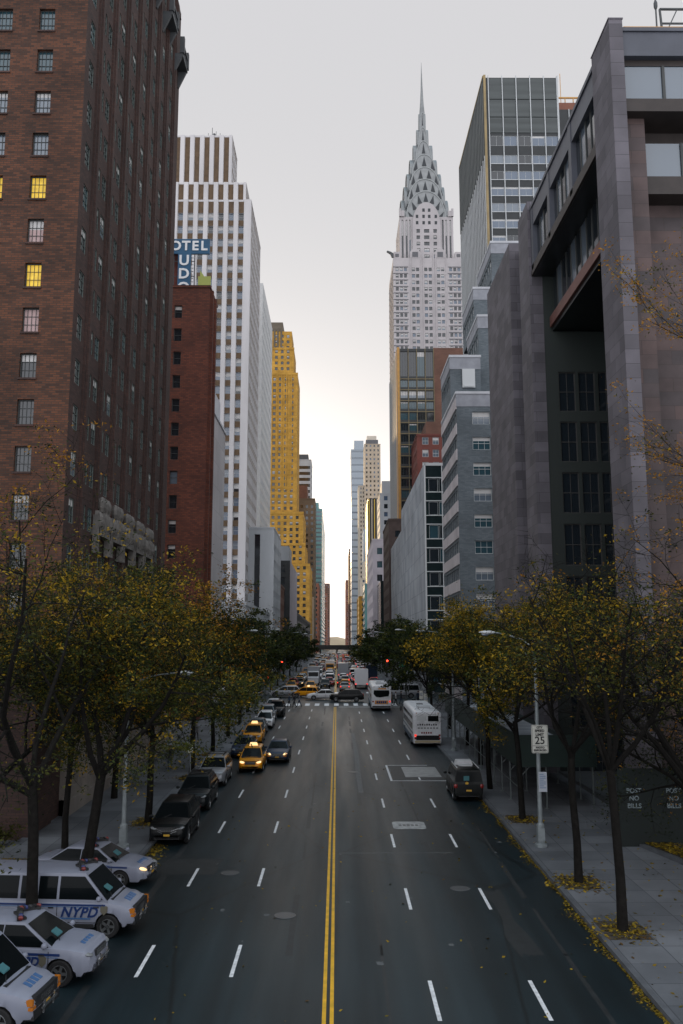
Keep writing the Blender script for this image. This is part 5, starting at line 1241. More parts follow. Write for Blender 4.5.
# ================================================================== trees
M['bark'] = mat('bark', (.012,.011,.010), .95, spec=.12, var=.3, vscale=6, bump=.4, bscale=14)
def leafmat(n, c, island=.45):
    m = mat(n, c, .6, spec=.25, island=island); b = m.node_tree.nodes['Principled BSDF']
    nt = m.node_tree; tr = nt.nodes.new('ShaderNodeBsdfTranslucent'); mx = nt.nodes.new('ShaderNodeMixShader'); mx.inputs[0].default_value = .35
    src = b.inputs['Base Color'].links[0].from_socket; nt.links.new(src, tr.inputs['Color']); out = nt.nodes['Material Output']
    nt.links.new(b.outputs[0], mx.inputs[1]); nt.links.new(tr.outputs[0], mx.inputs[2]); nt.links.new(mx.outputs[0], out.inputs[0]); return m
M['leaf_olive'] = leafmat('leaf_olive', (.060,.064,.009)); M['leaf_yellow'] = leafmat('leaf_yellow', (.29,.185,.010)); M['leaf_dark'] = leafmat('leaf_dark', (.015,.023,.008)); M['leaf_orange'] = leafmat('leaf_orange', (.34,.160,.014)); M['leaf_green'] = leafmat('leaf_green', (.036,.056,.010))

def tree(x, y, label, seed, h=12, r=.17, fork=4.2, spread=1.0, lean=(0,0), leaves=5000, mix=(('leaf_olive',6),('leaf_yellow',2),('leaf_dark',3)), lsize=.16, bare=.25, dz=.15, limbs=5, twigs=True, nm='street_tree', group='street trees', yband=None):
    rr = random.Random(seed); t = empty(nm, (x, y, gz(y)+dz), label, 'tree', group)
    mb = MB(); tips = []
    def branch(p, d, L, ra, lev, n):
        pts = [p]; rad = [ra]; q = p.copy(); dd = d.copy()
        for i in range(n):
            dd = (dd + Vector((rr.gauss(0,.16), rr.gauss(0,.16), rr.gauss(.03,.12) + (.04 if lev < 2 else -.05)))).normalized()
            q = q + dd*L/n; pts.append(q.copy()); rad.append(ra*(1-.72*(i+1)/n))
        mb.tube(pts, rad, {0:9,1:7,2:5}.get(lev,3), 0, lev == 0)
        if lev >= 2: tips.extend((a, lev) for a in pts[1:])
        maxlev = 4 if twigs else 3
        if lev < maxlev:
            k = {1:6,2:5,3:6 if bare > .2 else 4}[lev]
            for j in range(k):
                f = .25 + .75*(j+.6)/k; i = min(n-1, int(f*n)); a = pts[i].lerp(pts[i+1], f*n-i if f*n-i < 1 else 1)
                dv = (pts[i+1]-pts[i]).normalized(); ax = Vector((rr.gauss(0,1),rr.gauss(0,1),rr.gauss(0,.6))); ax = (ax - dv*ax.dot(dv)).normalized()
                nd = (dv*.62 + ax*rr.uniform(.55,.95)*spread + Vector((0,0,.06))).normalized()
                branch(a, nd, L*rr.uniform(.42,.66)*(1.05-.3*f), max(.009, rad[i]*.55), lev+1, max(2, n-1))
    top = Vector((lean[0]*fork, lean[1]*fork, fork)); pts = [Vector((0,0,-.15)), Vector((0,0,.0)), Vector((lean[0]*fork*.15+rr.gauss(0,.04), lean[1]*fork*.2, fork*.3)), Vector((lean[0]*fork*.5+rr.gauss(0,.06), lean[1]*fork*.5+rr.gauss(0,.05), fork*.65)), top]
    mb.tube(pts, [r*1.5, r*1.18, r, r*.92, r*.86], 10)
    for i in range(limbs):
        a = 2*PI*(i+rr.uniform(-.3,.3))/limbs; tilt = rr.uniform(.45,1.35)*spread if i else .2
        d = Vector((math.cos(a)*tilt + lean[0], math.sin(a)*tilt + lean[1], 1)).normalized()
        branch(top - Vector((lean[0]*.2, lean[1]*.2, rr.uniform(0,.7))), d, (h-fork)*rr.uniform(.75,1.05), r*rr.uniform(.5,.68), 1, 5)
    mb.build('trunk', M['bark'], t, True)
    leaves = int(leaves*1.4); hot = [i for i, (k, n) in enumerate(mix) if k in ('leaf_yellow','leaf_orange')]; mats = [M[k] for k, n in mix]; pool = [i for i, (k, n) in enumerate(mix) for _ in range(n)]
    zs = [a.z for a, _ in tips]; zmax = max(zs); zmin = min(zs); cb = MB()
    # leaves gather in clumps: each clump keeps mostly one tone and some twigs stay bare
    good = [tp for tp in tips if rr.random() > bare]
    cl = rr.sample(good, min(len(good), max(20, leaves//13)))
    per = leaves / max(1, len(cl))
    for a, lev in cl:
        f = (a.z-zmin)/(zmax-zmin+.01)
        if yband and not (yband[0] <= f <= yband[1]) and rr.random() < yband[2]: continue
        mi = rr.choice(pool)
        if hot and rr.random() < (f-.50)*1.1: mi = rr.choice(hot)      # yellow and orange clumps grow likelier towards the crown's top
        s = rr.uniform(.14,.42)
        for _ in range(int(per*rr.uniform(.4,1.6))):
            m = mi if rr.random() < .8 else rr.choice(pool)
            c = a + Vector((rr.gauss(0,s), rr.gauss(0,s), rr.gauss(0,s*.55)))
            u = Vector((rr.gauss(0,1),rr.gauss(0,1),rr.gauss(0,.7))).normalized(); w = u.cross(Vector((rr.gauss(0,1),rr.gauss(0,1),rr.gauss(0,1)))).normalized()
            l = lsize*rr.uniform(.6,1.3); u *= l; w *= l*.42
            g = c + Vector((x, y, 0))
            if 6.0 < g.x < 11.2 and 26 < g.y < 43.4 and c.z < 7.9: continue      # lower limbs are pruned clear of the sign
            if 0 < g.x < 7.2 and 36 < g.y <= 52 and c.z < 8.2: continue
            if 0 < g.x < 9.5 and 66 < g.y < 100: continue      # cut back for the bus lane
            if 0 < g.x < 8.6 and 50 < g.y <= 66 and c.z < 7.5: continue
            cb.face((c-u, c-w, c+u, c+w), m)
    if cb.f: cb.build('crown', mats, t)
    return t
OL = (('leaf_olive',7),('leaf_yellow',2),('leaf_dark',5),('leaf_green',2)); DK = (('leaf_dark',7),('leaf_green',3),('leaf_olive',3)); YE = (('leaf_yellow',4),('leaf_olive',6),('leaf_green',2),('leaf_dark',3)); OR = (('leaf_orange',5),('leaf_olive',5),('leaf_yellow',2))
GL = 'street trees on the parked car side'; GR = 'street trees on the scaffold side'
# parked-car side
NR = .07
tree(-10.3, 31.4, 'street tree with leaning dark trunk rising between the police van and police suv', 101, 14.6, .20, 5.2, 1.5, (-.05,.0), 13000, (('leaf_dark',6),('leaf_olive',6),('leaf_yellow',1)), lsize=NR, bare=.35, group=GL)
tree(-9.7, 35.3, 'forked street tree standing before the white police sedan, its crown reaching over the road', 102, 13.0, .21, 5.0, 1.55, (.10,.05), 30000, OL, lsize=NR, bare=.25, group=GL)
tree(-15.2, 38.5, 'half bare twiggy tree against the brick wing at the picture edge', 110, 16.5, .22, 3.4, 1.3, (-.01,0), 10000, (('leaf_dark',6),('leaf_olive',4),('leaf_orange',1)), lsize=NR, bare=.4, group=GL)
tree(-12.6, 42.5, 'slender tree behind the lamp post with orange yellow top leaves', 112, 13.4, .15, 5.2, 1.2, (.02,0), 13000, (('leaf_olive',5),('leaf_orange',3),('leaf_dark',4),('leaf_yellow',2)), lsize=.08, bare=.3, group=GL)
tree(-10.1, 48.8, 'street tree beside the black chrome grilled suv', 103, 12.4, .18, 4.6, 1.5, (.03,0), 22000, (('leaf_olive',6),('leaf_orange',2),('leaf_dark',4),('leaf_yellow',2)), lsize=.085, bare=.15, group=GL)
tree(-13.6, 55.5, 'street tree close to the stone base with orange tinted top', 111, 13.0, .18, 4.8, 1.3, (.03,0), 20000, OR, lsize=.09, bare=.15, group=GL)
tree(-10.1, 62.7, 'street tree beside the silver estate car', 104, 12.0, .17, 4.2, 1.45, (.03,0), 19000, (('leaf_olive',5),('leaf_orange',2),('leaf_dark',4),('leaf_green',2)), lsize=.095, bare=.1, group=GL)
tree(-10.2, 74, 'dense street tree over the dark blue parked car', 105, 11.6, .17, 3.6, 1.2, (.0,0), 12000, DK, lsize=.105, bare=.1, group=GL)
tree(-10.4, 86, 'dense street tree over the second yellow taxi', 106, 11.2, .17, 3.4, 1.2, (.0,0), 10000, DK, lsize=.15, bare=.1, group=GL, twigs=False)
tree(-10.6, 98, 'dense dark street tree before the crossing', 107, 10.6, .17, 3.2, 1.2, (.0,0), 9000, DK, lsize=.17, bare=.05, group=GL, twigs=False)
tree(-11.0, 110, 'dark street tree at the corner of the crossing by the blank annex', 108, 10.4, .17, 3.0, 1.2, (.0,0), 9000, DK, lsize=.18, bare=.05, group=GL, twigs=False)
for i, (yy, lb) in enumerate(((152,'first dark tree past the crossing under the striped tower'),(168,'second dark tree past the crossing under the striped tower'),(186,'third dark tree past the crossing under the striped tower'),(212,'dark tree in front of the grey mid-rise'),(245,'small dark tree past the grey mid-rise'))):
    tree(-11.2, yy, lb, 130+i, 10.5, .16, 2.6, 1.2, (0,0), 5000, DK, lsize=.25, bare=.05, group=GL, twigs=False)
# scaffold side
tree(9.85, 31.9, 'nearly bare street tree with curved trunk nearest on the scaffold side pavement', 201, 12.6, .17, 5.6, 1.3, (-.03,.02), 4200, YE, lsize=NR, bare=.5, group=GR, yband=(0,.7,.85))
tree(9.9, 37.6, 'straight trunked street tree between the nearest tree and the speed sign', 202, 12.4, .16, 5.4, 1.35, (-.02,0), 8500, YE, lsize=NR, bare=.5, group=GR, yband=(.1,.75,.85))
tree(13.9, 35.6, 'big bare twigged tree cut by the picture edge beside the planting bed', 203, 13.6, .26, 3.6, 1.25, (.08,0), 9000, (('leaf_dark',4),('leaf_olive',4),('leaf_orange',2)), lsize=NR, bare=.5, group=GR)
tree(18.6, 31.5, 'tall tree with sparse orange leaves reaching up the picture edge', 213, 23, .30, 8.0, .34, (-.015,0), 20000, (('leaf_orange',7),('leaf_olive',3),('leaf_yellow',1)), lsize=.065, bare=.35, group=GR)
tree(16.9, 40.2, 'dark twiggy garden tree behind the planting bed against the granite wall', 214, 11.5, .18, 2.2, 1.3, (.0,0), 9000, (('leaf_dark',7),('leaf_olive',2)), lsize=NR, bare=.4, group=GR)
tree(19.8, 37.5, 'dark bushy garden tree filling the picture edge above the hoarding', 215, 11.0, .18, 2.0, 1.3, (.0,0), 12000, (('leaf_dark',7),('leaf_olive',2),('leaf_orange',1)), lsize=NR, bare=.3, group=GR)
tree(10.1, 49.5, 'street tree rising beside the scaffold corner with yellow green leaves', 204, 12.2, .16, 5.2, 1.4, (-.05,0), 24000, YE, lsize=.08, bare=.25, group=GR, yband=(0,.85,.7))
tree(9.9, 58.5, 'yellowing street tree leaning over the black taxi van', 205, 11.8, .16, 5.2, 1.4, (-.04,0), 24000, YE, lsize=.085, bare=.2, group=GR)
tree(10.9, 68.5, 'olive street tree along the scaffold between taxi van and coach', 206, 11.4, .16, 5.4, 1.3, (.0,0), 20000, OL, lsize=.095, bare=.15, group=GR)
tree(11.6, 79.5, 'olive street tree over the coach bus', 207, 11.2, .16, 5.0, 1.25, (.03,0), 17000, OL, lsize=.105, bare=.1, group=GR)
tree(11.6, 92, 'dark street tree ahead of the coach bus', 208, 10.6, .16, 4.2, 1.2, (.03,0), 13000, DK, lsize=.155, bare=.1, group=GR, twigs=False)
tree(11.0, 104, 'dark green street tree near the crossing on the scaffold side', 209, 10.4, .16, 3.2, 1.2, (0,0), 9000, DK, lsize=.17, bare=.05, group=GR, twigs=False)
tree(11.7, 116, 'dark green street tree at the crossing corner under the stepped building', 210, 10.2, .16, 3.0, 1.2, (0,0), 9000, DK, lsize=.18, bare=.05, group=GR, twigs=False)
for i, (yy, lb) in enumerate(((150,'first dark tree past the crossing before the marble office'),(165,'second dark tree past the crossing before the marble office'),(184,'third dark tree past the crossing before the marble office'),(206,'fourth dark tree past the crossing before the marble office'),(232,'fifth dark tree past the crossing before the marble office'))):
    tree(11.6, yy, lb, 230+i, 10.4, .16, 2.6, 1.2, (0,0), 5000, DK, lsize=.25, bare=.05, group=GR, twigs=False)

# fallen leaves, gutters and tree pits
def litter(name, spots, n, mats, s=.07, seed=5):
    rr = random.Random(seed); mb = MB()
    for _ in range(n):
        x, y, z = spots(rr); a = rr.uniform(0, 6.28); l = s*rr.uniform(.6,1.5); u = Vector((math.cos(a)*l, math.sin(a)*l, rr.uniform(-.3,.5)*l)); w = Vector((-math.sin(a)*l*.55, math.cos(a)*l*.55, rr.uniform(-.2,.4)*l)); c = Vector((x,y,z+.012))
        mb.face((c-u, c-w, c+u, c+w), rr.choice((0,0,0,1,1,2)))
    o = mb.build(name, mats, None); o['kind'] = 'stuff'; return o
LM = [leafmat('fallen_yellow', (.34,.23,.02), .5), leafmat('fallen_olive', (.16,.125,.02), .5), leafmat('fallen_brown', (.12,.07,.025), .4)]
def gut(rr):
    y = 24 + 34*rr.random()**1.3; d = abs(rr.gauss(0,.10)) * max(.15, 1 + .9*math.sin(y*1.7) + .6*math.sin(y*.61)); return 8.87-d, y, gz(y)
litter('gutter_leaves', gut, 2300, LM, .05)
PITS = [(9.85,31.9),(9.9,37.6),(10.1,49.5),(-10.3,31.4),(-9.7,35.3),(-10.1,48.8),(-10.1,62.7),(-10.2,74)]
for i, (x, y) in enumerate(PITS):
    h = .15 if (x > 0 or y > 42) else .03
    mb = MB(); mb.face([(x+dx, y+dy, gz(y+dy)+h+.006) for dx, dy in ((-.75,-.95),(.75,-.95),(.75,.95),(-.75,.95))]); o = mb.build('tree_pit_soil', M['soil']); o['kind'] = 'structure'
def pit(rr):
    x, y = rr.choice(PITS); x += rr.gauss(0,.5); y += rr.gauss(0,.6); return x, y, gz(y)+(.157 if (x > 0 or y > 42) else .037)
litter('pit_leaves', pit, 3400, LM, seed=6)
litter('pavement_leaves', lambda rr: (lambda x, y: (x, y, gz(y)+.152))(rr.uniform(9.2,15), rr.uniform(24,50)), 260, LM, seed=7)
litter('road_litter', lambda rr: (lambda x, y: (x, y, gz(y)+.003))(rr.uniform(-6,8.6), rr.uniform(24,70)), 220, LM, .06, seed=8)
def cornerleaf(rr):
    y = rr.uniform(40.6,44.6); return -8.8+abs(rr.gauss(0,.35))*(1 if rr.random()<.6 else -1), y, gz(y)+.004
litter('corner_leaves', cornerleaf, 500, LM, seed=9)
litter('plaza_leaves', lambda rr: (lambda x, y: (x, y, gz(y)+.035))(-14.2+rr.gauss(0,1.2), 41.5+rr.gauss(0,1.5)), 1800, LM, seed=10)
# planting bed beside the granite building
t = empty('planting_bed', (15, 42, gz(42)), 'low kerbed planting bed full of yellow leaves beside the dark hoarding', 'planter')
mb = MB(); out = [(14.2,44.2),(15.4,39.4),(15.9,34),(16.4,27),(26,27),(26,44.2)]
mb.prism([(a-15, b-42) for a, b in out], .1, .30, 'xy'); mb.build('kerb_wall', M['kerb'], t)
mb = MB(); mb.prism([(a-15, b-42) for a, b in [(14.5,44.1),(15.65,39.4),(16.15,34),(16.65,27.2),(25.8,27.2),(25.8,44.1)]], .28, .33, 'xy'); mb.build('soil', M['soil'], t)
def bedl(rr):
    y = rr.uniform(36,44.1); x0 = 14.5 + (44.1-y)*.24; return x0+abs(rr.gauss(0,.7)), y, .86+.34
litter('bed_leaves', bedl, 2200, LM, seed=11)
def shrub(x, y, z, label, seed, n=240, hh=1.5):
    rr = random.Random(seed); t = empty('bare_shrub', (x, y, z), label, 'shrub', 'twiggy shrubs in the planting bed'); mb = MB()
    def tw(p, d, L, ra, lev):
        q = p + d*L; m = (p+q)/2 + Vector((rr.gauss(0,.05),rr.gauss(0,.05),rr.gauss(0,.04))); mb.tube([p,m,q],[ra,ra*.8,ra*.5],3)
        if lev < 4:
            for _ in range(rr.choice((2,2,3))): tw(q if rr.random()<.6 else m, (d + Vector((rr.gauss(0,.5),rr.gauss(0,.5),rr.gauss(.05,.35)))).normalized(), L*rr.uniform(.55,.85), ra*.65, lev+1)
    for _ in range(9): tw(Vector((rr.gauss(0,.15),rr.gauss(0,.15),0)), Vector((rr.gauss(-.2,.7),rr.gauss(0,.6),.8)).normalized(), hh*rr.uniform(.25,.4), .016, 0)
    mb.build('stem', M['bark'], t); cb = MB()
    for _ in range(n):
        v = rr.choice(mb.v); c = Vector(v)+Vector((rr.gauss(0,.08),)*3); u = Vector((rr.gauss(0,.05),rr.gauss(0,.05),rr.gauss(0,.04))); w = Vector((rr.gauss(0,.03),rr.gauss(0,.03),rr.gauss(0,.03))); cb.face((c-u,c-w,c+u,c+w),0)
    cb.build('foliage', [M['leaf_olive']], t)
shrub(13.9, 30.6, .9, 'bare twiggy shrub spreading low over the pavement at the picture edge', 31, 30, 2.2); shrub(16.2, 40.5, 1.15, 'leafless shrub in the planting bed before the hoarding', 32, 60, 1.8); shrub(17.6, 38.5, 1.15, 'tangled shrub deeper in the planting bed', 33, 160, 1.8)
for i, (x, y) in enumerate(((-16.3,44.2),(-18.6,44.0),(-16.9,43))): shrub(x, y, gz(44), ('low dark shrub at the corner of the brick wing','low dark shrub under the brick wing door','sparse shrub in front of the brick wing')[i], 40+i, 500, 1.7)
# ================================================================== street furniture
M['pole'] = mat('galvanised_pole', (.24,.27,.28), .5, metal=.4, var=.15, vscale=3); M['pole_dark'] = mat('dark_pole', (.06,.07,.07), .5); M['sign_white'] = mat('sign_white_face', (.62,.62,.56), .5, var=.08, vscale=5); M['sign_black'] = mat('sign_black_ink', (.015,.015,.015), .6)
M['shed'] = mat('scaffold_green', (.006,.020,.016), .6, var=.25, vscale=1.2); M['shed_steel'] = mat('scaffold_steel', (.13,.15,.15), .5, metal=.3); M['deck'] = mat('scaffold_deck', (.27,.29,.32), .8, var=.25, vscale=.8, streak=(.3,2,1)); M['lamp_head'] = mat('lamp_head', (.50,.52,.53), .4)
M['sig_red'] = mat('signal_red', (.6,.02,.01), .3, emit=(1,.05,.02), estr=6); M['sig_off'] = mat('signal_off', (.03,.03,.02), .3); M['green_sign'] = mat('street_sign_green', (.01,.26,.14), .5)
def lamp(x, y, sg, label, h=9.8, reach=2.4, group='cobra head street lamps', extra=None):
    t = empty('street_lamp', (x, y, gz(y)+.15), label, 'street lamp', group)
    mb = MB(); mb.lathe([(.30,0),(.30,.12),(.19,.18),(.19,1.0),(.12,1.1)], n=8); mb.box(-.16,.16,-.205,-.18,.3,.85); mb.build('base', M['pole'], t, False)
    mb = MB(); mb.tube([(0,0,1),(0,0,5),(0,0,h-.9)],[.115,.095,.075],10); mb.build('pole', M['pole'], t, True)
    mb = MB(); mb.tube([(0,0,h-1.0),(sg*.12,0,h-.5),(sg*.6,0,h-.12),(sg*1.3,0,h+.12),(sg*reach,0,h+.25)],[.07,.055,.045,.04,.04],8); mb.tube([(0,0,h-1.7),(sg*.7,0,h-.3)],[.02,.02],5); mb.build('arm', M['pole'], t, True)
    mb = MB(); mb.ell((sg*(reach+.32),0,h+.24),(.42,.17,.10),12,6); mb.ell((sg*(reach+.42),0,h+.16),(.2,.12,.10),10,5,1); mb.build('lamp_head', [M['lamp_head'], M['glass_sky']], t, True)
    return t
L1 = lamp(9.72, 43.5, -1, 'grey street lamp carrying the speed limit sign on its pole', 9.85, 2.0)
lamp(-10.15, 43.5, 1, 'grey street lamp with curved arm beside the police cars', 7.9, 2.4)
lamp(9.9, 76, -1, 'grey street lamp beside the coach bus'); lamp(-10.1, 78, 1, 'grey street lamp beside the parked taxis'); lamp(10.2, 108, -1, 'grey street lamp just before the crossing on the scaffold side'); lamp(-10.3, 112, 1, 'grey street lamp just before the crossing on the parked car side')
for i, yy in enumerate((165, 200, 240)):
    lamp(10, yy, -1, ('first','second','third')[i] + ' street lamp past the crossing before the marble office'); lamp(-10, yy+6, 1, ('first','second','third')[i] + ' street lamp past the crossing under the striped tower')
# speed limit sign and the notice box below it hang on the lamp pole
t = empty('speed_sign', (9.78, 43.3, 6.02), 'white speed limit sign reading 25 fixed to the grey lamp pole', 'sign')
mb = MB(); w, h = .40, .66; pts = []
for cx, cy, a0 in ((w-.06,h-.06,0),(-w+.06,h-.06,90),(-w+.06,-h+.06,180),(w-.06,-h+.06,270)):
    for i in range(4): a = R(a0+30*i); pts.append((cx+.06*math.cos(a), cy+.06*math.sin(a)))
mb.prism(pts, -.012, .012, 'xz'); mb.build('panel', M['sign_white'], t)
mb = MB(); 
for a, b, c, d in ((-.375,.375,.615,.63),(-.375,.375,-.325,-.31),(-.375,.375,-.63,-.615),(-.375,-.36,-.63,.63),(.36,.375,-.63,.63)): mb.box(a,b,-.018,-.013,c,d)
mb.build('border', M['sign_black'], t)
for s_, z, sz in (('CITY',.54,.13),('SPEED',.38,.17),('LIMIT',.20,.17),('25',-.08,.50),('PHOTO',-.405,.12),('ENFORCED',-.53,.12)):
    o = link('lettering', text_mesh('lettering', s_, sz, M['sign_black'], bold=.006), t, (0,-.02,z)); o.rotation_euler = (PI/2,0,0)
mb = MB(); mb.box(-.1,.1,.012,.12,.2,.26); mb.box(-.1,.1,.012,.12,-.3,-.24); mb.build('bracket', M['pole'], t)
t = empty('parking_sign', (9.86, 43.32, 4.02), 'small pale parking notice below the speed limit sign', 'sign')
mb = MB(); mb.box(-.20,.20,-.012,.012,-.46,.46); mb.build('panel', mat('notice_face', (.42,.45,.50), .5), t)
mb = MB(); [mb.box(-.15,.15 if k%3 else .05,-.018,-.013,.34-.09*k,.37-.09*k) for k in range(8)]; mb.build('lettering', M['police_light'], t)
# scaffold shed over the pavement
t = empty('sidewalk_shed', (12.5, 52, gz(52)+.15), 'dark green sidewalk shed on steel posts along the granite building', 'scaffold')
def Zs(y): return gz(y)-gz(52)
Y1 = 34
mb = MB(); mb.face(((-1.9,.1,3.0),(2.4,.1,3.0),(2.4,Y1,3.0+Zs(52+Y1)),(-1.9,Y1,3.0+Zs(52+Y1)))); mb.face(((-1.9,.1,2.75),(2.4,.1,2.75),(2.4,Y1,2.75+Zs(52+Y1)),(-1.9,Y1,2.75+Zs(52+Y1)))); mb.build('deck', M['deck'], t)
def para(name, a, b, h0=2.35, h1=4.15, thick=.08):
    mb = MB(); ax, ay = a; bx, by = b
    dx, dy = (thick, 0) if abs(ax-bx) < .01 else (0, thick)
    p = [(ax,ay,h0+Zs(52+ay)),(bx,by,h0+Zs(52+by)),(bx,by,h1+Zs(52+by)),(ax,ay,h1+Zs(52+ay))]; q = [(x+dx,y+dy,z) for x,y,z in p]
    mb.face(p); mb.face(q[::-1]); mb.face((p[3],p[2],q[2],q[3])); mb.face((p[0],q[0],q[1],p[1])); mb.face((p[1],q[1],q[2],p[2])); mb.face((p[0],p[3],q[3],q[0])); mb.build(name, M['shed'], t)
para('parapet', (-2.1,0), (-2.1,Y1)); para('front_parapet', (-2.02,0), (2.5,0)); para('back_rail', (2.42,.09), (2.42,Y1), 2.35, 3.3)
for k in range(13):
    y = .25 + 2.75*k
    for x in (-1.95, -.4, 2.3):
        if x == -.4 and k % 2: continue
        mb = MB(); mb.bar((x,y,-.05+Zs(52+y)),(x,y,2.75+Zs(52+y)),.07,.07); mb.box(x-.12,x+.12,y-.12,y+.12,-.05+Zs(52+y),.02+Zs(52+y)); mb.build('post', M['shed_steel'], t)
    mb = MB(); mb.bar((-1.95,y,2.6+Zs(52+y)),(2.3,y,2.6+Zs(52+y)),.09,.16); mb.bar((-1.95,y,1.7+Zs(52+y)),(-1.1,y,2.6+Zs(52+y)),.05,.05); mb.build('beam', M['shed_steel'], t)
    if k < 12: mb = MB(); mb.bar((-1.95,y,1.15+Zs(52+y)),(-1.95,y+2.75,1.15+Zs(52+y+2.75)),.04,.04); mb.bar((-1.95,y,2.5+Zs(52+y)),(-1.95,y+2.75,2.5+Zs(52+y+2.75)),.07,.12); mb.build('brace', M['shed_steel'], t)
mb = MB(); mb.prism([(0,0),(.05,.05),(.04,1.1),(-.04,1.1)], 0, .1); 
# hoarding
t = empty('hoarding', (17.5, 44.35, gz(44)+.15), 'dark green plywood hoarding stencilled POST NO BILLS below the granite pier', 'hoarding')
mb = MB(); mb.box(-4.0,8,-.9,-.85,-.1,3.6); [mb.box(-4.0+1.2*k,-3.93+1.2*k,-.85,-.78,-.1,3.5) for k in range(11)]; mb.build('panel', mat('hoarding_green', (.004,.011,.010), .6, var=.3, vscale=.8), t)
M['stencil'] = mat('stencil_white', (.22,.27,.29), .7, var=.3, vscale=8)
for x in (-3.25, -1.35, .2):
    for s_, z in (('POST',2.55),('NO',2.2),('BILLS',1.85)):
        o = link('lettering', text_mesh('lettering', s_, .30, M['stencil'], bold=.008), t, (x,-.905,z)); o.rotation_euler = (PI/2,0,0)
# traffic signals at the crossing
def signal(x, y, sg, reach, label, ww=True):
    t = empty('traffic_signal', (x, y, gz(y)+.15), label, 'traffic light', 'traffic lights at the crossing')
    mb = MB(); mb.lathe([(.2,0),(.2,.5),(.1,.6)], n=8); mb.tube([(0,0,.5),(0,0,6.6)],[.09,.07],8); mb.build('pole', M['pole_dark'], t)
    if reach: mb = MB(); mb.tube([(0,0,5.2),(sg*reach*.5,0,5.75),(sg*reach,0,5.9)],[.06,.05,.04],6); mb.bar((0,0,6.5),(sg*reach*.6,0,5.8),.03,.03); mb.build('arm', M['pole_dark'], t)
    for xx, z in (((sg*reach, 5.35),) if reach else ()) + ((sg*.3, 3.3),):
        mb = MB(); mb.box(xx-.18,xx+.18,-.16,.12,z-.55,z+.55); [mb.tube([(xx,-.16,z+q),(xx,-.34,z+q)],[.14,.15],8,0,False) for q in (-.35,0,.35)]; hd = mb.build('signal_head', M['trim'], t)
        for q, m in ((.35,'sig_red'),(0,'sig_off'),(-.35,'sig_off')): mb = MB(); mb.lathe([(0,-.19),(.12,-.175),(.13,-.165)], c=(xx,0,z+q), axis='y', n=12); mb.build('lens', M[m], hd)
    return t
signal(9.6, 123.6, -1, 2.6, 'traffic light showing red on an arm next to the green street sign'); signal(-9.6, 119.5, 1, 2.2, 'traffic light showing red on the parked car side of the crossing'); signal(11.4, 148.4, -1, 0, 'far traffic light across the junction on the marble office side')
t = empty('street_name_sign', (9.35, 123.3, 7.85), 'green street name sign with white lettering beside the red traffic light', 'sign')
mb = MB(); mb.box(-.72,.72,-.02,.02,-.34,.34); mb.build('panel', M['green_sign'], t); o = link('lettering', text_mesh('lettering', '2 Ave', .5, M['sign_white'], bold=.01), t, (0,-.03,-.02)); o.rotation_euler = (PI/2,0,0)
mb = MB(); mb.bar((.2,.1,-.6),(.2,.1,.3),.06,.06); mb.bar((.2,.05,-.5),(.3,.3,-1.2),.05,.05); mb.build('bracket', M['pole_dark'], t)
# small signs and bins on the pavements
def post_sign(x, y, label, m, h=2.9, hh=.55, ww=.32):
    t = empty('kerb_sign', (x, y, gz(y)+.15), label, 'sign', 'kerbside post signs'); mb = MB(); mb.bar((0,0,0),(0,0,h),.05,.05); mb.build('post', M['pole'], t); mb = MB(); mb.box(-ww/2,ww/2,-.05,-.03,h-hh,h); mb.build('panel', m, t)
    mb = MB(); [mb.box(-ww*.35,ww*.35,-.058,-.051,h-hh*.3-.12*k,h-hh*.3-.12*k+.04) for k in range(3)]; mb.build('lettering', M['police_light'], t)
post_sign(9.35, 94, 'pale bus stop sign on a post ahead of the coach bus', M['sign_white'], 3.4, 1.3, .42); post_sign(9.4, 99.5, 'white post sign farther along from the bus stop sign', M['sign_white'], 3.3, .9, .4); post_sign(-9.4, 58, 'white parking sign on a post beside the silver estate car', M['sign_white']); post_sign(-9.4, 92, 'white parking sign on a post under the dense kerb trees', M['sign_white'])
def bin_(x, y, label):
    t = empty('litter_bin', (x, y, gz(y)+.15), label, 'litter bin'); mb = MB(); mb.lathe([(.24,0),(.30,.85),(.32,.87),(.30,.9)], n=14); mb.build('basket', M['shed'], t, True); mb = MB(); mb.lathe([(.31,.87),(.33,.92),(.25,.96),(.24,.9)], n=14); mb.build('rim', M['pole'], t, True)
bin_(10.2, 118.5, 'green wire litter bin on the scaffold side corner of the crossing'); bin_(-10.6, 118, 'green wire litter bin on the parked car side corner of the crossing')
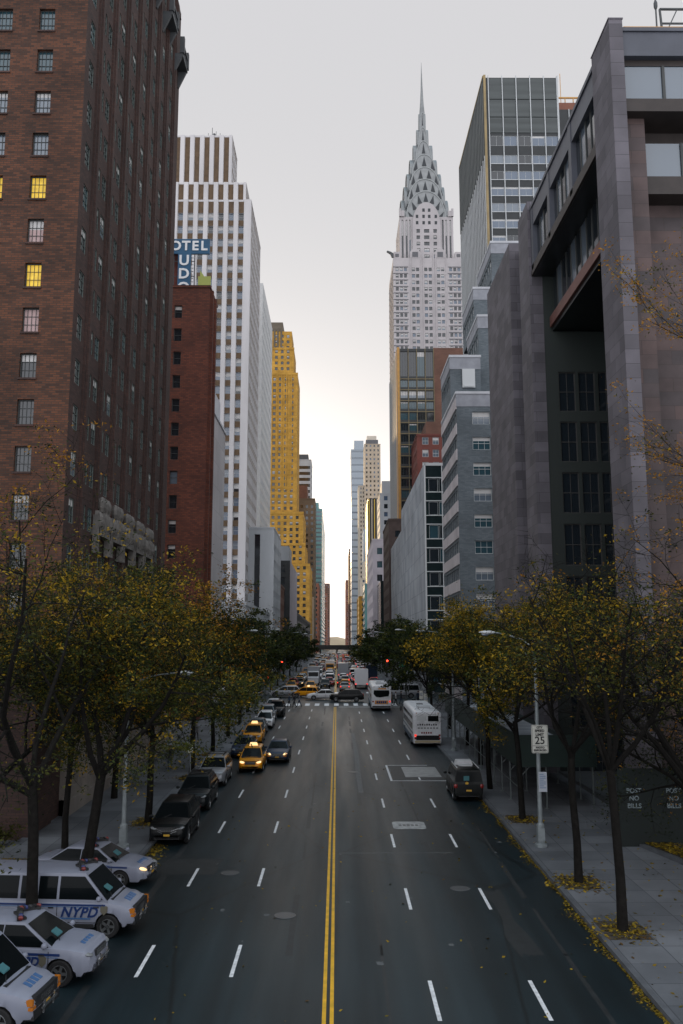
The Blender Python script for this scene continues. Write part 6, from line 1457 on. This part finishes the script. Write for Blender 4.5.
# ------------------------------------------------------------------ people
def person(x, y, h, label, coat, trousers, hair, seed, hat=False):
    rr = random.Random(seed); st = rr.uniform(.16,.30)
    J = [((0,0,.97),.125,-1),((0,.01,1.16),.12,0),((0,.01,1.34),.15,1),((0,.01,1.47),.075,2),((0,.03,1.56),.058,3),((0,.045,1.64),.088,4),((0,.03,1.73),.085,5)]
    for sg in (-1, 1):
        b = len(J); f = st*sg
        J += [((sg*.18,0,1.42),.068,2),((sg*.225,-f*.35,1.16),.052,b),((sg*.22,-f*.8+.05,.93),.038,b+1),((sg*.215,-f*.9+.08,.84),.042,b+2)]
        b = len(J); J += [((sg*.095,.0,.90),.095,0),((sg*.10,f*.55+.03,.50),.066,b),((sg*.10,f-.02 if f > 0 else f*1.25,.10),.05,b+1),((sg*.11,(f if f > 0 else f*1.1)+.13,.045),.042,b+2)]
    me = bpy.data.meshes.new('person_body'); me.from_pydata([j[0] for j in J], [(i, j[2]) for i, j in enumerate(J) if j[2] >= 0], [])
    o = bpy.data.objects.new('tmp', me); COL.objects.link(o); m = o.modifiers.new('s','SKIN'); s2 = o.modifiers.new('d','SUBSURF'); s2.levels = 1
    for i, j in enumerate(J): me.skin_vertices[0].data[i].radius = (j[1], j[1]*.86); 
    me.skin_vertices[0].data[0].use_root = True
    dg = bpy.context.evaluated_depsgraph_get(); dg.update(); ev = bpy.data.meshes.new_from_object(o.evaluated_get(dg)); bpy.data.objects.remove(o)
    ev.materials.clear(); [ev.materials.append(q) for q in (coat, trousers, M['skin'], M['sign_black'])]
    for p in ev.polygons:
        c = p.center; p.material_index = 2 if c.z > 1.53 or (.78 < c.z < .89 and abs(c.x) > .17) else 0 if c.z > .86 else 1 if c.z > .10 else 3; p.use_smooth = True
    t = empty('person', (x, y, gz(y)+(.15 if abs(x) > 8.9 else 0)), label, 'person', None, h)
    ob = link('body', ev, t); mb = MB(); mb.ell((0,.005,1.72),(.105,.115,.10),10,6); mb.build('hat' if hat else 'hair', hair, ob, True)
    mb = MB(); mb.ell((0,.145,1.655),(.014,.02,.022),6,4); mb.build('nose', M['skin'], ob, True)
M['skin'] = mat('skin', (.42,.26,.19), .6); CO = [mat('coat_black', (.02,.02,.024), .8), mat('coat_navy', (.03,.05,.09), .8), mat('coat_grey', (.14,.14,.15), .8), mat('coat_red', (.30,.04,.03), .8), mat('coat_tan', (.30,.22,.13), .8), mat('coat_pale', (.5,.5,.5), .8)]
HA = [mat('hair_dark', (.02,.015,.012), .7), mat('hair_brown', (.10,.06,.03), .7)]
for i, (x, y, h, lb, c, tr) in enumerate(((-5.6,117.6,1.4,'person in black coat stepping off the kerb before the zebra stripes',0,0),(-6.3,118.2,1.6,'person in navy jacket following the black coated walker',1,0),(-5.0,119,1.5,'person in grey coat on the zebra stripes near parked cars',2,1),(8.0,121.5,-1.5,'person in pale top crossing just past the city bus',5,0),(8.8,122.6,-1.4,'person in black coat crossing behind the pale topped walker',0,1),(7.4,120.6,1.6,'person in tan coat at the edge of the zebra stripes',4,0),
    (9.7,97,3.1,'person in red jacket waiting near the bus stop sign',3,0),(-12.2,66,.2,'person in dark coat walking past the stone base',0,1),(-12.8,82,3.0,'person in grey coat under the dense kerb trees',2,0),(11.0,121,.3,'person in navy coat at the scaffold side corner',1,0),(-11.2,121.5,2.8,'person in tan coat at the parked car side corner',4,1))):
    person(x, y, h, lb, CO[c], CO[tr], HA[i % 2], 300+i)

# ================================================================== light, sky, camera
SUN_AZ, SUN_EL = R(-9.5), R(7)       # azimuth from +Y (street axis) towards -X
w = bpy.data.worlds.new('World'); scene.world = w; w.use_nodes = True; nt = w.node_tree; bg = nt.nodes['Background']
sky = nt.nodes.new('ShaderNodeTexSky'); sky.sky_type = 'NISHITA'; sky.sun_disc = False; sky.sun_elevation = SUN_EL; sky.sun_rotation = SUN_AZ; sky.air_density = 1.4; sky.dust_density = 1.6; sky.ozone_density = 1.5
hs = nt.nodes.new('ShaderNodeHueSaturation'); hs.inputs['Saturation'].default_value = .38; nt.links.new(sky.outputs[0], hs.inputs['Color'])
def node(t_, **k):
    n_ = nt.nodes.new(t_)
    for a_, v_ in k.items(): setattr(n_, a_, v_)
    return n_
tc = node('ShaderNodeTexCoord'); sep = node('ShaderNodeSeparateXYZ'); nt.links.new(tc.outputs['Generated'], sep.inputs[0])
def ramp(sock, a_, b_):
    r_ = node('ShaderNodeMapRange', interpolation_type='SMOOTHSTEP'); r_.inputs[1].default_value = a_; r_.inputs[2].default_value = b_; nt.links.new(sock, r_.inputs[0]); return r_.outputs[0]
def cmix(fac, a_, col=None, sock=None):
    m_ = node('ShaderNodeMix', data_type='RGBA')
    if isinstance(fac, float): m_.inputs[0].default_value = fac
    else: nt.links.new(fac, m_.inputs[0])
    nt.links.new(a_, m_.inputs[6])
    if sock is not None: nt.links.new(sock, m_.inputs[7])
    else: m_.inputs[7].default_value = (*col, 1)
    return m_.outputs[2]
# overcast evening sky: cream at the street's far end, grey above, an added cool zenith and added brighter east behind the camera to fill the facades
base = cmix(.78, hs.outputs[0], (5.55,5.40,5.42))
z0 = cmix(ramp(sep.outputs[2], .14, .72), base, (4.55,4.52,4.66))
z1 = cmix(ramp(sep.outputs[2], .62, .95), z0, (4.2,5.6,6.6))
e1 = cmix(ramp(sep.outputs[1], .25, -.75), z1, (8.6,8.7,9.2))
nt.links.new(e1, bg.inputs['Color']); bg.inputs['Strength'].default_value = .15
sd = bpy.data.lights.new('sun', 'SUN'); sd.energy = 2.2; sd.angle = R(.5); sd.color = (1,.70,.36); so = bpy.data.objects.new('sun', sd); COL.objects.link(so)
dv = Vector((math.sin(SUN_AZ)*math.cos(SUN_EL), math.cos(SUN_AZ)*math.cos(SUN_EL), math.sin(SUN_EL))); so.rotation_euler = dv.to_track_quat('Z', 'Y').to_euler(); so.location = (0,0,60)
cd = bpy.data.cameras.new('camera'); cd.sensor_fit = 'VERTICAL'; cd.sensor_height = 36; cd.lens = 875/1024*36; cd.clip_end = 20000; cd.clip_start = .5
co = bpy.data.objects.new('camera', cd); COL.objects.link(co); co.location = (0,0,CAM_Z); co.rotation_euler = (PI/2+PITCH, 0, YAW); scene.camera = co
vs = scene.view_settings; vs.view_transform = 'Standard'; vs.look = 'None'; vs.exposure = 0; vs.gamma = 1; vs.use_curve_mapping = False
scene.cycles.use_denoising = True; scene.cycles.max_bounces = 6; scene.cycles.diffuse_bounces = 3; scene.cycles.transparent_max_bounces = 4
